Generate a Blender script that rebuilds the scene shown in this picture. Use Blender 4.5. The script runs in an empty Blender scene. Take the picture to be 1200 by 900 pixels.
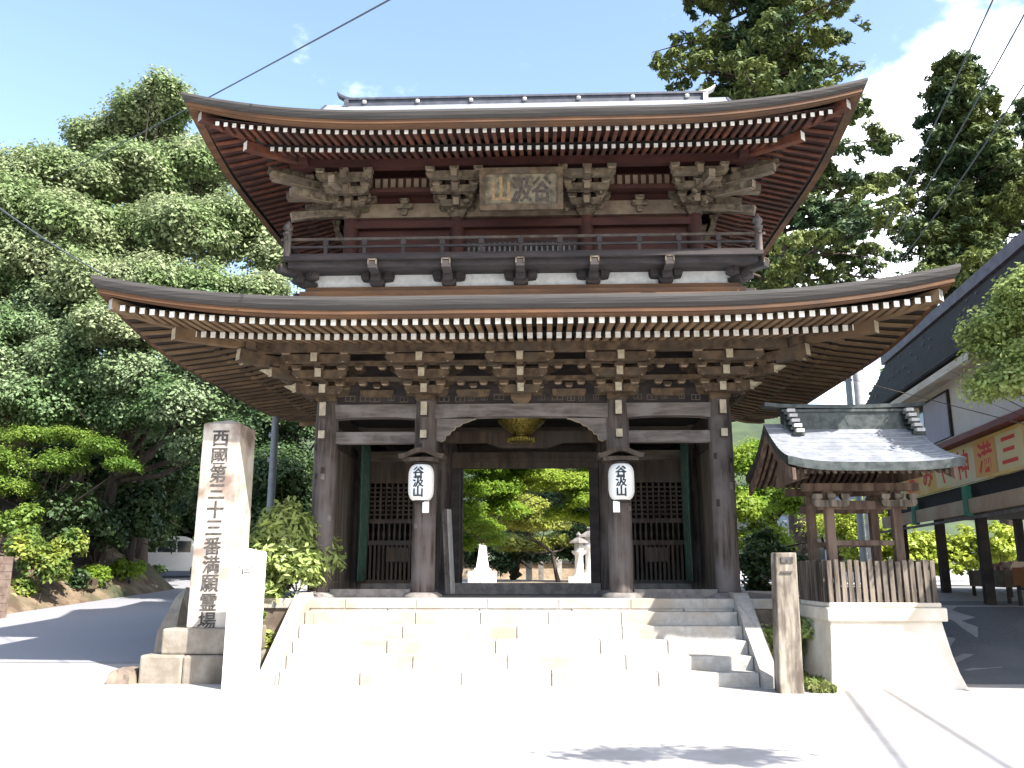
import bpy, math, random
import numpy as np
from mathutils import Vector, Matrix
R = math.radians
scene = bpy.context.scene
COL = scene.collection

# ------------------------------------------------------------------ camera
CAM = Vector((0.35, 0.0, 1.6)); PITCH = R(12.4); YAW = R(2.1); FPX = 1000.0
cd = bpy.data.cameras.new('camera'); cam = bpy.data.objects.new('camera', cd); COL.objects.link(cam)
cd.sensor_width = 36.0; cd.lens = 30.0; cd.clip_start = 0.05; cd.clip_end = 2000
cam.location = CAM; cam.rotation_euler = (R(90) + PITCH, 0, YAW)
scene.camera = cam

# ------------------------------------------------------------------ light
SUN = Vector((0.75, -0.64, 1.0)).normalized()
sl = bpy.data.lights.new('sun', 'SUN'); so = bpy.data.objects.new('sun', sl); COL.objects.link(so)
sl.energy = 5.0; sl.angle = R(0.55); sl.color = (1.0, 0.955, 0.89)
so.rotation_euler = SUN.to_track_quat('Z', 'Y').to_euler(); so.location = SUN * 60
scene.view_settings.view_transform = 'Standard'; scene.view_settings.look = 'None'
scene.view_settings.gamma = 1; scene.view_settings.exposure = 1.6
scene.view_settings.use_curve_mapping = False

world = bpy.data.worlds.new('World'); scene.world = world; world.use_nodes = True
nt = world.node_tree; nt.nodes.clear()
def N(t, **kw):
    n = nt.nodes.new(t)
    for k, v in kw.items(): setattr(n, k, v)
    return n
sky = N('ShaderNodeTexSky', sky_type='NISHITA', sun_disc=False)
sky.sun_elevation = math.asin(SUN.z); sky.sun_rotation = math.atan2(SUN.x, SUN.y)
sky.air_density = 1.0; sky.dust_density = 1.7; sky.ozone_density = 0.4
bg = N('ShaderNodeBackground'); bg.inputs[1].default_value = 0.15
out = N('ShaderNodeOutputWorld')
tc = N('ShaderNodeTexCoord')
no = N('ShaderNodeTexNoise'); no.inputs['Scale'].default_value = 3.2; no.inputs['Detail'].default_value = 7; no.inputs['Roughness'].default_value = 0.58
mp = N('ShaderNodeMapping'); mp.inputs['Scale'].default_value = (1, 1, 1.7); mp.inputs['Location'].default_value = (0.3, 0.1, 0.4)
nt.links.new(tc.outputs['Generated'], mp.inputs['Vector']); nt.links.new(mp.outputs[0], no.inputs['Vector'])
def rdir(px, py):
    a = (px - 600) / FPX; b = (450 - py) / FPX
    fw = Vector((-math.sin(YAW) * math.cos(PITCH), math.cos(YAW) * math.cos(PITCH), math.sin(PITCH)))
    rt = Vector((math.cos(YAW), math.sin(YAW), 0)); up = rt.cross(fw)
    return fw + a * rt + b * up
def bump_at(d, lo, hi, w):
    vm = N('ShaderNodeVectorMath', operation='DOT_PRODUCT'); vm.inputs[1].default_value = d.normalized()
    nt.links.new(tc.outputs['Generated'], vm.inputs[0])
    mr = N('ShaderNodeMapRange', interpolation_type='SMOOTHSTEP')
    mr.inputs['From Min'].default_value = lo; mr.inputs['From Max'].default_value = hi
    mr.inputs['To Min'].default_value = 0; mr.inputs['To Max'].default_value = w
    nt.links.new(vm.outputs['Value'], mr.inputs['Value']); return mr.outputs[0]
def madd(a, b):
    m = N('ShaderNodeMath', operation='ADD'); nt.links.new(a, m.inputs[0]); nt.links.new(b, m.inputs[1]); return m.outputs[0]
s = madd(no.outputs['Fac'], bump_at(rdir(1075, 315), 0.974, 0.991, 0.34))
s = madd(s, bump_at(rdir(1200, 90), 0.992, 0.9995, 0.10))
s = madd(s, bump_at(rdir(352, -4), 0.9985, 0.9999, 0.035))
cr = N('ShaderNodeMapRange', interpolation_type='SMOOTHSTEP')
cr.inputs['From Min'].default_value = 0.60; cr.inputs['From Max'].default_value = 0.74
nt.links.new(s, cr.inputs['Value'])
mx = N('ShaderNodeMixRGB'); mx.inputs[2].default_value = (7.5, 7.8, 8.2, 1)
nt.links.new(cr.outputs[0], mx.inputs[0]); nt.links.new(sky.outputs[0], mx.inputs[1])
nt.links.new(mx.outputs[0], bg.inputs[0]); nt.links.new(bg.outputs[0], out.inputs[0])

# ------------------------------------------------------------------ placing help
def atY(px, py, Y):
    r = rdir(px, py); t = (Y - CAM.y) / r.y; return CAM + r * t

# ------------------------------------------------------------------ materials
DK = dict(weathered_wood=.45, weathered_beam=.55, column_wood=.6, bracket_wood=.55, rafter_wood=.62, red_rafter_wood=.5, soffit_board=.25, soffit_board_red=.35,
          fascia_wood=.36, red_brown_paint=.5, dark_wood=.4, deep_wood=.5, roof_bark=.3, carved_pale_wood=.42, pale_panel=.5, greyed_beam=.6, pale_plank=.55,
          green_net=.8, tarnished_brass=.6, shrine_wood=.65, grey_picket=.6, plinth_stone=.6, cream_end_paint=.85, peach_sign_board=.8, base_stone=.5, dark_roof_tile=.6, shrine_shingle=.75, marker_stone=.75, pillar_granite=.85)
def mat(name, c1, c2=None, scale=4.0, rough=0.7, bump=0.0, stretch=(1, 1, 1), detail=6, metal=0.0, spec=0.5, c3=None, big=0.6, lo=0.40, hi=0.60, rand=0.0):
    k_ = DK.get(name, 1.0); c1 = tuple(v * k_ for v in c1); c2 = c2 and tuple(v * k_ for v in c2); c3 = c3 and tuple(v * k_ for v in c3)
    m = bpy.data.materials.new(name); m.use_nodes = True; t = m.node_tree; b = t.nodes['Principled BSDF']
    b.inputs['Roughness'].default_value = rough; b.inputs['Metallic'].default_value = metal
    b.inputs['Specular IOR Level'].default_value = spec
    if c2 is None: b.inputs['Base Color'].default_value = (*c1, 1); return m
    tcn = t.nodes.new('ShaderNodeTexCoord'); mpn = t.nodes.new('ShaderNodeMapping'); mpn.inputs['Scale'].default_value = stretch
    t.links.new(tcn.outputs['Object'], mpn.inputs[0])
    n = t.nodes.new('ShaderNodeTexNoise'); n.inputs['Scale'].default_value = scale; n.inputs['Detail'].default_value = detail; n.inputs['Roughness'].default_value = 0.62
    t.links.new(mpn.outputs[0], n.inputs['Vector'])
    r = t.nodes.new('ShaderNodeMapRange'); r.inputs['From Min'].default_value = lo; r.inputs['From Max'].default_value = hi
    t.links.new(n.outputs['Fac'], r.inputs[0])
    mix = t.nodes.new('ShaderNodeMixRGB'); mix.inputs[1].default_value = (*c1, 1); mix.inputs[2].default_value = (*c2, 1)
    t.links.new(r.outputs[0], mix.inputs[0]); res = mix.outputs[0]
    if c3:
        n2 = t.nodes.new('ShaderNodeTexNoise'); n2.inputs['Scale'].default_value = big; n2.inputs['Detail'].default_value = 4
        t.links.new(tcn.outputs['Object'], n2.inputs['Vector'])
        r2 = t.nodes.new('ShaderNodeMapRange'); r2.inputs['From Min'].default_value = 0.48; r2.inputs['From Max'].default_value = 0.68
        t.links.new(n2.outputs['Fac'], r2.inputs[0])
        m2 = t.nodes.new('ShaderNodeMixRGB'); t.links.new(r2.outputs[0], m2.inputs[0]); t.links.new(res, m2.inputs[1]); m2.inputs[2].default_value = (*c3, 1); res = m2.outputs[0]
    if rand:
        g = t.nodes.new('ShaderNodeNewGeometry'); r3 = t.nodes.new('ShaderNodeMapRange'); r3.inputs['To Min'].default_value = 1 - rand; r3.inputs['To Max'].default_value = 1 + rand
        t.links.new(g.outputs['Random Per Island'], r3.inputs[0])
        hs = t.nodes.new('ShaderNodeHueSaturation'); t.links.new(r3.outputs[0], hs.inputs['Value']); t.links.new(res, hs.inputs['Color']); res = hs.outputs[0]
    t.links.new(res, b.inputs['Base Color'])
    if bump:
        bp = t.nodes.new('ShaderNodeBump'); bp.inputs['Strength'].default_value = bump; bp.inputs['Distance'].default_value = 0.03
        t.links.new(n.outputs['Fac'], bp.inputs['Height']); t.links.new(bp.outputs[0], b.inputs['Normal'])
    return m

def leafmat(name, c1, c2, c3, rough=0.5, transl=0.35, spec=0.4, nscale=0.5):
    m = bpy.data.materials.new(name); m.use_nodes = True; t = m.node_tree; b = t.nodes['Principled BSDF']; o = t.nodes['Material Output']
    b.inputs['Roughness'].default_value = rough; b.inputs['Specular IOR Level'].default_value = spec
    g = t.nodes.new('ShaderNodeNewGeometry'); tcn = t.nodes.new('ShaderNodeTexCoord')
    n = t.nodes.new('ShaderNodeTexNoise'); n.inputs['Scale'].default_value = nscale; n.inputs['Detail'].default_value = 3
    t.links.new(tcn.outputs['Object'], n.inputs['Vector'])
    r = t.nodes.new('ShaderNodeMapRange'); r.inputs['From Min'].default_value = 0.4; r.inputs['From Max'].default_value = 0.62; t.links.new(n.outputs['Fac'], r.inputs[0])
    a = t.nodes.new('ShaderNodeMixRGB'); a.inputs[1].default_value = (*c1, 1); a.inputs[2].default_value = (*c2, 1); t.links.new(g.outputs['Random Per Island'], a.inputs[0])
    b2 = t.nodes.new('ShaderNodeMixRGB'); b2.inputs[2].default_value = (*c3, 1); t.links.new(a.outputs[0], b2.inputs[1]); t.links.new(r.outputs[0], b2.inputs[0])
    t.links.new(b2.outputs[0], b.inputs['Base Color'])
    tr = t.nodes.new('ShaderNodeBsdfTranslucent'); t.links.new(b2.outputs[0], tr.inputs[0])
    ms = t.nodes.new('ShaderNodeMixShader'); ms.inputs[0].default_value = transl
    t.links.new(b.outputs[0], ms.inputs[1]); t.links.new(tr.outputs[0], ms.inputs[2]); t.links.new(ms.outputs[0], o.inputs['Surface'])
    return m

M = {}
M['wood'] = mat('weathered_wood', (0.062, 0.040, 0.028), (0.15, 0.105, 0.075), 7, 0.85, 0.5, (1, 1, 0.12), c3=(0.11, 0.095, 0.085), big=1.1)
M['woodx'] = mat('weathered_beam', (0.085, 0.062, 0.045), (0.19, 0.15, 0.115), 7, 0.85, 0.5, (0.12, 1, 1), c3=(0.15, 0.135, 0.12), big=1.2)
M['column'] = mat('column_wood', (0.045, 0.031, 0.026), (0.17, 0.135, 0.12), 13, 0.85, 0.6, (1, 1, 0.07), c3=(0.19, 0.165, 0.16), big=1.3)
M['bracket'] = mat('bracket_wood', (0.085, 0.052, 0.030), (0.21, 0.14, 0.082), 6, 0.85, 0.4, c3=(0.13, 0.10, 0.07), big=2.5)
M['edge'] = mat('pale_block_edge', (0.17, 0.125, 0.085), (0.24, 0.185, 0.13), 9, 0.85)  # paler strip along the lower front of the bracket blocks
M['rafter'] = mat('rafter_wood', (0.19, 0.118, 0.06), (0.30, 0.19, 0.10), 3, 0.8, 0.15, c3=(0.15, 0.09, 0.05), big=0.8, rand=0.3)
M['rafter_red'] = mat('red_rafter_wood', (0.125, 0.030, 0.012), (0.22, 0.062, 0.024), 5, 0.8, 0.3, c3=(0.08, 0.028, 0.018), big=1.4, rand=0.25)
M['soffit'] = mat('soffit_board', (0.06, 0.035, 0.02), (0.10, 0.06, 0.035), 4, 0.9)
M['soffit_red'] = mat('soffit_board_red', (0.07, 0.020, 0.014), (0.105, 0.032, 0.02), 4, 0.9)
M['fascia'] = mat('fascia_wood', (0.19, 0.075, 0.024), (0.31, 0.14, 0.048), 5, 0.75, 0.3, (0.15, 1, 1), c3=(0.12, 0.06, 0.03), big=0.8)
M['red'] = mat('red_brown_paint', (0.06, 0.012, 0.008), (0.10, 0.024, 0.014), 5, 0.8, 0.2, (0.3, 1, 1))
M['dark'] = mat('dark_wood', (0.026, 0.018, 0.018), (0.075, 0.052, 0.05), 6, 0.8, 0.2, (0.3, 1, 1))
M['black'] = mat('deep_wood', (0.018, 0.015, 0.013), (0.03, 0.025, 0.022), 6, 0.9)
M['cap'] = mat('white_end_paint', (0.78, 0.78, 0.76), (0.62, 0.60, 0.54), 14, 0.7, rand=0.1)
M['cream'] = mat('cream_end_paint', (0.50, 0.44, 0.33), (0.36, 0.31, 0.23), 10, 0.8)
M['bark_roof'] = mat('roof_bark', (0.115, 0.105, 0.10), (0.17, 0.155, 0.145), 3, 0.85, 0.5, (0.25, 0.25, 9), detail=4)
M['roof_top'] = mat('roof_metal', (0.50, 0.54, 0.57), (0.40, 0.44, 0.47), 3, 0.35, 0.1, metal=0.6)
M['ridge'] = mat('ridge_metal', (0.025, 0.028, 0.04), (0.05, 0.053, 0.07), 5, 0.6)
M['ridge_horn'] = mat('ridge_horn', (0.5, 0.5, 0.48), (0.4, 0.4, 0.38), 5, 0.5)
M['carved'] = mat('carved_pale_wood', (0.11, 0.075, 0.045), (0.36, 0.275, 0.18), 8, 0.85, 0.6, c3=(0.22, 0.17, 0.12), big=3)
M['palepanel'] = mat('pale_panel', (0.30, 0.22, 0.15), (0.40, 0.31, 0.22), 5, 0.85, c3=(0.2, 0.14, 0.1), big=2)
M['plaster'] = mat('white_plaster', (0.50, 0.49, 0.48), (0.40, 0.39, 0.38), 6, 0.9)
M['beam_light'] = mat('greyed_beam', (0.13, 0.105, 0.095), (0.26, 0.225, 0.21), 9, 0.85, 0.5, (0.15, 1, 1), c3=(0.30, 0.27, 0.26), big=2.4)
M['plank'] = mat('pale_plank', (0.16, 0.13, 0.10), (0.30, 0.25, 0.20), 7, 0.85, 0.4, (1, 1, 0.1))
M['greennet'] = mat('green_net', (0.035, 0.085, 0.062), (0.075, 0.145, 0.11), 30, 0.8, 0.4, (1, 1, 0.2))
M['gold'] = mat('tarnished_brass', (0.42, 0.34, 0.07), (0.12, 0.09, 0.02), 26, 0.38, 0.6, metal=0.7)
M['paper'] = mat('lantern_paper', (0.82, 0.82, 0.80), (0.75, 0.75, 0.74), 5, 0.7)
M['ink'] = mat('ink', (0.012, 0.03, 0.045))
M['engr'] = mat('engraved_ink', (0.035, 0.03, 0.028), (0.09, 0.08, 0.07), 20, 0.9)
M['giltink'] = mat('gilt_letter', (0.26, 0.17, 0.06), (0.16, 0.10, 0.05), 20, 0.6)
M['darkink'] = mat('faded_black_letter', (0.03, 0.024, 0.02), (0.075, 0.06, 0.045), 20, 0.8)
M['step'] = mat('step_granite', (0.29, 0.275, 0.25), (0.37, 0.355, 0.33), 9, 0.85, 0.25, c3=(0.29, 0.245, 0.19), big=1.3)
M['pillarst'] = mat('pillar_granite', (0.46, 0.40, 0.335), (0.58, 0.53, 0.46), 5, 0.85, 0.3, (1, 1, 0.35), c3=(0.20, 0.14, 0.11), big=2.0)
M['basest'] = mat('base_stone', (0.38, 0.32, 0.25), (0.50, 0.44, 0.36), 5, 0.9, 0.5, c3=(0.20, 0.16, 0.12), big=1.2)
M['whitest'] = mat('white_granite', (0.68, 0.66, 0.63), (0.76, 0.75, 0.73), 6, 0.8, 0.1)
M['markerst'] = mat('marker_stone', (0.38, 0.335, 0.27), (0.12, 0.095, 0.075), 5, 0.9, 0.6, (1.3, 1, 0.25), c3=(0.09, 0.065, 0.05), big=2.2)
M['plinth'] = mat('plinth_stone', (0.20, 0.18, 0.17), (0.32, 0.29, 0.27), 7, 0.9, 0.4)
M['wallst'] = mat('retaining_stone', (0.10, 0.075, 0.055), (0.20, 0.155, 0.12), 3, 0.95, 0.7)
M['cream_st'] = mat('pedestal_plaster', (0.56, 0.51, 0.43), (0.66, 0.62, 0.55), 3, 0.85, 0.15, c3=(0.46, 0.37, 0.27), big=0.9)
M['shroof'] = mat('shrine_shingle', (0.20, 0.215, 0.24), (0.30, 0.315, 0.34), 5, 0.45, 0.2)
M['shridge'] = mat('green_ridge_metal', (0.015, 0.021, 0.021), (0.048, 0.058, 0.056), 8, 0.45, 0.2, metal=0.2)
M['shwood'] = mat('shrine_wood', (0.085, 0.050, 0.035), (0.22, 0.15, 0.11), 7, 0.85, 0.5, (1, 1, 0.15))
M['fence'] = mat('grey_picket', (0.07, 0.055, 0.042), (0.27, 0.22, 0.175), 8, 0.9, 0.5, (1, 1, 0.12), rand=0.2)
M['bark'] = mat('tree_bark', (0.028, 0.02, 0.015), (0.065, 0.05, 0.038), 5, 0.95, 0.8, (1, 1, 0.25))
M['pole'] = mat('concrete_pole', (0.30, 0.29, 0.28), (0.42, 0.40, 0.38), 6, 0.9, 0.1)
M['polegrey'] = mat('steel_pole', (0.16, 0.18, 0.20), (0.20, 0.22, 0.24), 6, 0.6)
M['cable'] = mat('cable', (0.06, 0.075, 0.085))
M['white'] = mat('white_wall', (0.74, 0.70, 0.66), (0.68, 0.64, 0.60), 1.5, 0.9)
M['tile'] = mat('dark_roof_tile', (0.030, 0.024, 0.022), (0.05, 0.042, 0.038), 3, 0.75, 0.3)
M['tileridge'] = mat('ridge_tile', (0.09, 0.075, 0.09), (0.14, 0.12, 0.14), 5, 0.6)
M['curtain'] = mat('curtain', (0.50, 0.48, 0.56), (0.40, 0.38, 0.46), 9, 0.9, 0.2, (6, 6, 0.1))
M['redstrip'] = mat('red_awning_edge', (0.13, 0.02, 0.02), (0.18, 0.03, 0.03), 3, 0.6)
M['yellow'] = mat('yellow_sign', (0.62, 0.36, 0.06), (0.66, 0.46, 0.14), 0.9, 0.6, lo=0.45, hi=0.55, c3=(0.60, 0.52, 0.36), big=0.7)
M['redink'] = mat('red_letter', (0.60, 0.03, 0.02))
M['blueink'] = mat('blue_letter', (0.05, 0.12, 0.30))
M['board'] = mat('peach_sign_board', (0.44, 0.28, 0.18), (0.52, 0.40, 0.28), 1.2, 0.7)
M['green'] = mat('green_post_paint', (0.02, 0.16, 0.09))
M['orange'] = mat('orange_counter', (0.45, 0.17, 0.05), (0.38, 0.13, 0.04), 2, 0.7)
M['palecream'] = mat('cream_sign_patch', (0.62, 0.50, 0.24), (0.64, 0.55, 0.34), 1, .6)
M['orangep'] = mat('orange_sign_patch', (0.66, 0.26, 0.04), (0.64, 0.32, 0.07), 1, .6)
M['goods'] = mat('wrapped_goods', (0.55, 0.42, 0.34), (0.30, 0.05, 0.06), 5, 0.6, lo=0.45, hi=0.55)
M['glass'] = mat('window_glass', (0.03, 0.04, 0.05), None, rough=0.1)
M['carwhite'] = mat('car_paint', (0.78, 0.79, 0.80), None, rough=0.3)
M['tyre'] = mat('tyre', (0.02, 0.02, 0.02))
M['ground'] = mat('plaza_concrete', (0.29, 0.28, 0.265), (0.345, 0.335, 0.32), 1.7, 0.9, 0.15, c3=(0.32, 0.30, 0.27), big=0.25)
M['road'] = mat('road_asphalt', (0.20, 0.20, 0.215), (0.245, 0.245, 0.26), 40, 0.9, 0.2, c3=(0.22, 0.215, 0.225), big=0.35)
M['earth'] = mat('bank_earth', (0.07, 0.045, 0.028), (0.17, 0.125, 0.08), 1.6, 0.95, 0.8, c3=(0.04, 0.05, 0.02), big=0.5)
M['path'] = mat('approach_gravel', (0.24, 0.18, 0.12), (0.34, 0.27, 0.19), 3, 0.95, 0.3)
M['hillg'] = mat('far_hill', (0.022, 0.038, 0.016), (0.055, 0.075, 0.028), 0.16, 0.95, 1.0, c3=(0.04, 0.058, 0.03), big=0.05)
L = {}
L['oak'] = leafmat('oak_leaves', (0.105, 0.17, 0.058), (0.215, 0.28, 0.12), (0.27, 0.315, 0.17), 0.55, 0.35, 0.3)
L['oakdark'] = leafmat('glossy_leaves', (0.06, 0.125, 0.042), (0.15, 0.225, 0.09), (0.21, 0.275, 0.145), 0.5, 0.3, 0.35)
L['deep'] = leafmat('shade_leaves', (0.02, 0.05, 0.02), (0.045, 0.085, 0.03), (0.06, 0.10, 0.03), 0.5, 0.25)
L['maple'] = leafmat('maple_leaves', (0.13, 0.24, 0.03), (0.27, 0.40, 0.045), (0.33, 0.43, 0.07), 0.5, 0.6, 0.3)
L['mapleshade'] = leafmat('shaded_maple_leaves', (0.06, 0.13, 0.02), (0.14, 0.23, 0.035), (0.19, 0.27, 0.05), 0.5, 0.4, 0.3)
L['maplegold'] = leafmat('gold_maple_leaves', (0.22, 0.28, 0.04), (0.34, 0.34, 0.06), (0.30, 0.33, 0.08), 0.5, 0.5, 0.3)
L['conifer'] = leafmat('conifer_needles', (0.028, 0.06, 0.032), (0.07, 0.105, 0.042), (0.135, 0.165, 0.045), 0.6, 0.15, 0.2, 0.35)
L['bamboo'] = leafmat('pale_bush_leaves', (0.24, 0.32, 0.09), (0.38, 0.44, 0.17), (0.32, 0.40, 0.12), 0.45, 0.4, 0.4, 2)
L['yellowbush'] = leafmat('yellow_bush_leaves', (0.18, 0.24, 0.04), (0.34, 0.36, 0.07), (0.10, 0.17, 0.04), 0.5, 0.4, 0.3, 1.5)
L['hedge'] = leafmat('hedge_leaves', (0.24, 0.32, 0.04), (0.40, 0.44, 0.06), (0.30, 0.37, 0.05), 0.5, 0.4, 0.3, 1)
L['grass'] = leafmat('grass', (0.10, 0.15, 0.04), (0.20, 0.24, 0.07), (0.16, 0.18, 0.06), 0.6, 0.3, 0.2, 2)

# ------------------------------------------------------------------ mesh helper
class MB:
    def __init__(s): s.v = []; s.f = []; s.m = []; s.sm = []
    def add(s, vs, fs, m=0, smooth=False):
        k = len(s.v); s.v += [tuple(v) for v in vs]
        for i, f in enumerate(fs):
            s.f.append(tuple(k + j for j in f)); s.m.append(m[i] if isinstance(m, (list, tuple)) else m); s.sm.append(smooth)
    def box(s, x0, x1, y0, y1, z0, z1, m=0, taper=0.0):
        t = taper
        vs = [(x0 + t, y0 + t, z0), (x1 - t, y0 + t, z0), (x1 - t, y1 - t, z0), (x0 + t, y1 - t, z0), (x0, y0, z1), (x1, y0, z1), (x1, y1, z1), (x0, y1, z1)]
        s.add(vs, [(3, 2, 1, 0), (4, 5, 6, 7), (0, 1, 5, 4), (1, 2, 6, 5), (2, 3, 7, 6), (3, 0, 4, 7)], m)
    def bar(s, p, q, w, h, m=0, em=None, em2=None):
        p = Vector(p); q = Vector(q); d = (q - p).normalized()
        sd = d.cross(Vector((0, 0, 1)))
        if sd.length < 1e-4: sd = Vector((1, 0, 0))
        sd.normalize(); u = sd.cross(d)
        vs = [c + sd * a * w / 2 + u * b * h / 2 for c in (p, q) for a, b in ((-1, -1), (1, -1), (1, 1), (-1, 1))]
        s.add(vs, [(0, 1, 2, 3), (7, 6, 5, 4), (0, 4, 5, 1), (1, 5, 6, 2), (2, 6, 7, 3), (3, 7, 4, 0)], [m if em is None else em, m if em2 is None else em2, m, m, m, m])
    def poly(s, pts, w, h, m=0, em=None):   # curved bar through points (vertical section w x h)
        ring = []
        for i, p in enumerate(pts):
            p = Vector(p); a = Vector(pts[max(i - 1, 0)]); b = Vector(pts[min(i + 1, len(pts) - 1)]); d = (b - a); d.z = 0; d.normalize()
            sd = Vector((d.y, -d.x, 0))
            ring += [p - sd * w / 2 - Vector((0, 0, h / 2)), p + sd * w / 2 - Vector((0, 0, h / 2)), p + sd * w / 2 + Vector((0, 0, h / 2)), p - sd * w / 2 + Vector((0, 0, h / 2))]
        fs = [(0, 1, 2, 3)]; ms = [m if em is None else em]; n = len(pts)
        for i in range(n - 1):
            for j in range(4): fs.append((i * 4 + j, (i + 1) * 4 + j, (i + 1) * 4 + (j + 1) % 4, i * 4 + (j + 1) % 4)); ms.append(m)
        fs.append(((n - 1) * 4 + 3, (n - 1) * 4 + 2, (n - 1) * 4 + 1, (n - 1) * 4)); ms.append(m)
        s.add(ring, fs, ms)
    def cyl(s, p, q, r0, r1, n=12, m=0, cap=True):
        p = Vector(p); q = Vector(q); d = (q - p).normalized(); a = d.orthogonal().normalized(); b = d.cross(a)
        vs = []
        for c, r in ((p, r0), (q, r1)):
            for i in range(n):
                t = 2 * math.pi * i / n; vs.append(c + (a * math.cos(t) + b * math.sin(t)) * r)
        s.add(vs, [(i, (i + 1) % n, n + (i + 1) % n, n + i) for i in range(n)], m, True)
        if cap: s.add(vs[:n], [tuple(range(n))[::-1]], m); s.add(vs[n:], [tuple(range(n))], m)
    def lathe(s, c, prof, n=20, m=0, sq=False):
        vs = []
        for r, z in prof:
            for i in range(n):
                t = 2 * math.pi * (i + 0.5) / n; vs.append((c[0] + r * math.cos(t), c[1] + r * math.sin(t), c[2] + z))
        fs = [(j * n + i, j * n + (i + 1) % n, (j + 1) * n + (i + 1) % n, (j + 1) * n + i) for j in range(len(prof) - 1) for i in range(n)]
        s.add(vs, fs, m, not sq)
        s.add(vs[:n], [tuple(range(n))[::-1]], m); s.add(vs[-n:], [tuple(range(n))], m)
    def prism(s, pts, ax, t0, t1, m=0, side=None):   # pts: 2D outline (x,z) extruded on y when ax='y'; (y,z) on x when ax='x'
        n = len(pts); mk = (lambda a, b, t: (a, t, b)) if ax == 'y' else (lambda a, b, t: (t, a, b))
        vs = [mk(a, b, t0) for a, b in pts] + [mk(a, b, t1) for a, b in pts]
        s.add(vs, [tuple(range(n)), tuple(range(n, 2 * n))[::-1]] + [(i, (i + 1) % n, n + (i + 1) % n, n + i) for i in range(n)], [m, m] + [m if side is None else side] * n)
    def xf(s, mtx, start=0):
        for i in range(start, len(s.v)): s.v[i] = tuple(mtx @ Vector(s.v[i]))
    def build(s, name, mats, parent=None, bevel=0.0):
        me = bpy.data.meshes.new(name); me.from_pydata(s.v, [], s.f)
        for m in (mats if isinstance(mats, (list, tuple)) else [mats]): me.materials.append(m)
        me.polygons.foreach_set('material_index', s.m); me.polygons.foreach_set('use_smooth', s.sm)
        me.update()
        o = bpy.data.objects.new(name, me); COL.objects.link(o)
        if parent: o.parent = parent; o.matrix_parent_inverse = parent_inv(parent)
        if bevel:
            b = o.modifiers.new('bevel', 'BEVEL'); b.width = bevel; b.segments = 2; b.limit_method = 'ANGLE'; b.angle_limit = R(40)
        return o
def parent_inv(p):      # meshes are modelled in world space, Empties stand at their thing's base
    return Matrix.Identity(4) if p.type == 'MESH' else Matrix.Translation(p.location).inverted()
def tag(o, label=None, cat=None, group=None, kind=None):
    if label: o['label'] = label
    if cat: o['category'] = cat
    if group: o['group'] = group
    if kind: o['kind'] = kind
    return o
def thing(name, label, cat, loc, group=None, rz=0.0):
    o = bpy.data.objects.new(name, None); COL.objects.link(o); o.location = loc; o.rotation_euler = (0, 0, rz); o.empty_display_size = 0.3
    return tag(o, label, cat, group)
def text_mesh(body, size, offset=0.0):
    c = bpy.data.curves.new('lettering', 'FONT'); c.body = body; c.size = size; c.align_x = 'CENTER'; c.align_y = 'CENTER'; c.offset = offset; c.extrude = 0; c.resolution_u = 3
    o = bpy.data.objects.new('lettering', c); COL.objects.link(o)
    bpy.context.view_layer.update()
    me = bpy.data.meshes.new_from_object(o.evaluated_get(bpy.context.evaluated_depsgraph_get()))
    vs = [v.co.copy() for v in me.vertices]; fs = [tuple(p.vertices) for p in me.polygons]
    bpy.data.objects.remove(o); bpy.data.curves.remove(c); bpy.data.meshes.remove(me)
    if vs:   # centre the glyph on its own box
        xs = [v.x for v in vs]; ys = [v.y for v in vs]; cx = (min(xs) + max(xs)) / 2; cy = (min(ys) + max(ys)) / 2
        vs = [Vector((v.x - cx, v.y - cy, 0)) for v in vs]
    return vs, fs
rng = np.random.default_rng(7)

# ------------------------------------------------------------------ ground
def sst(t): t = min(1, max(0, t)); return t * t * (3 - 2 * t)
def bankline(y): return (-14.4 + (y - 22.5) * 0.06 if y < 33 else -13.77 - (y - 33) * 0.62) if y > 22.5 else -14.4 - (22.5 - y) * 0.9
def gh(x, y):
    z = 0.0
    if x < -5: z = max(z, 0.05 * max(0, y - 14.2)) * sst((-5 - x) / 1.5)
    z += 0.95 * sst((y - 13.8) / 4.5) * sst((x - 6.4) / 1.6)
    if y > 19: z = max(z, 1.12 * sst((y - 20.0) / 0.5) * (1 - sst((-x - 5.5) / 1.5)))
    if y > 24 and x > 3: z = max(z, 1.0)
    if y > 60: z += (y - 60) * 0.02
    return z
def axis(lo, hi, fine_lo, fine_hi, st, coarse):
    a = list(np.arange(fine_lo, fine_hi + 1e-6, st)); b = fine_hi; d = st
    while b < hi: d *= 1.35; b += d; a.append(min(b, hi))
    b = fine_lo; d = st
    while b > lo: d *= 1.35; b -= d; a.insert(0, max(b, lo))
    return a
def sheet(name, xs, ys, fn, m, kind='structure'):
    b = MB(); vs = [(x, y, fn(x, y)) for y in ys for x in xs]; n = len(xs)
    b.add(vs, [(j * n + i, j * n + i + 1, (j + 1) * n + i + 1, (j + 1) * n + i) for j in range(len(ys) - 1) for i in range(n - 1)], 0, True)
    o = b.build(name, m); tag(o, kind=kind); return o
xs = axis(-400, 400, -30, 14, 0.5, 10); ys = axis(-60, 700, -4, 40, 0.5, 10)
tag(sheet('ground', xs, ys, gh, M['ground']), 'pale sunlit plaza in front of the gate and level ground beyond', None)
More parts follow.
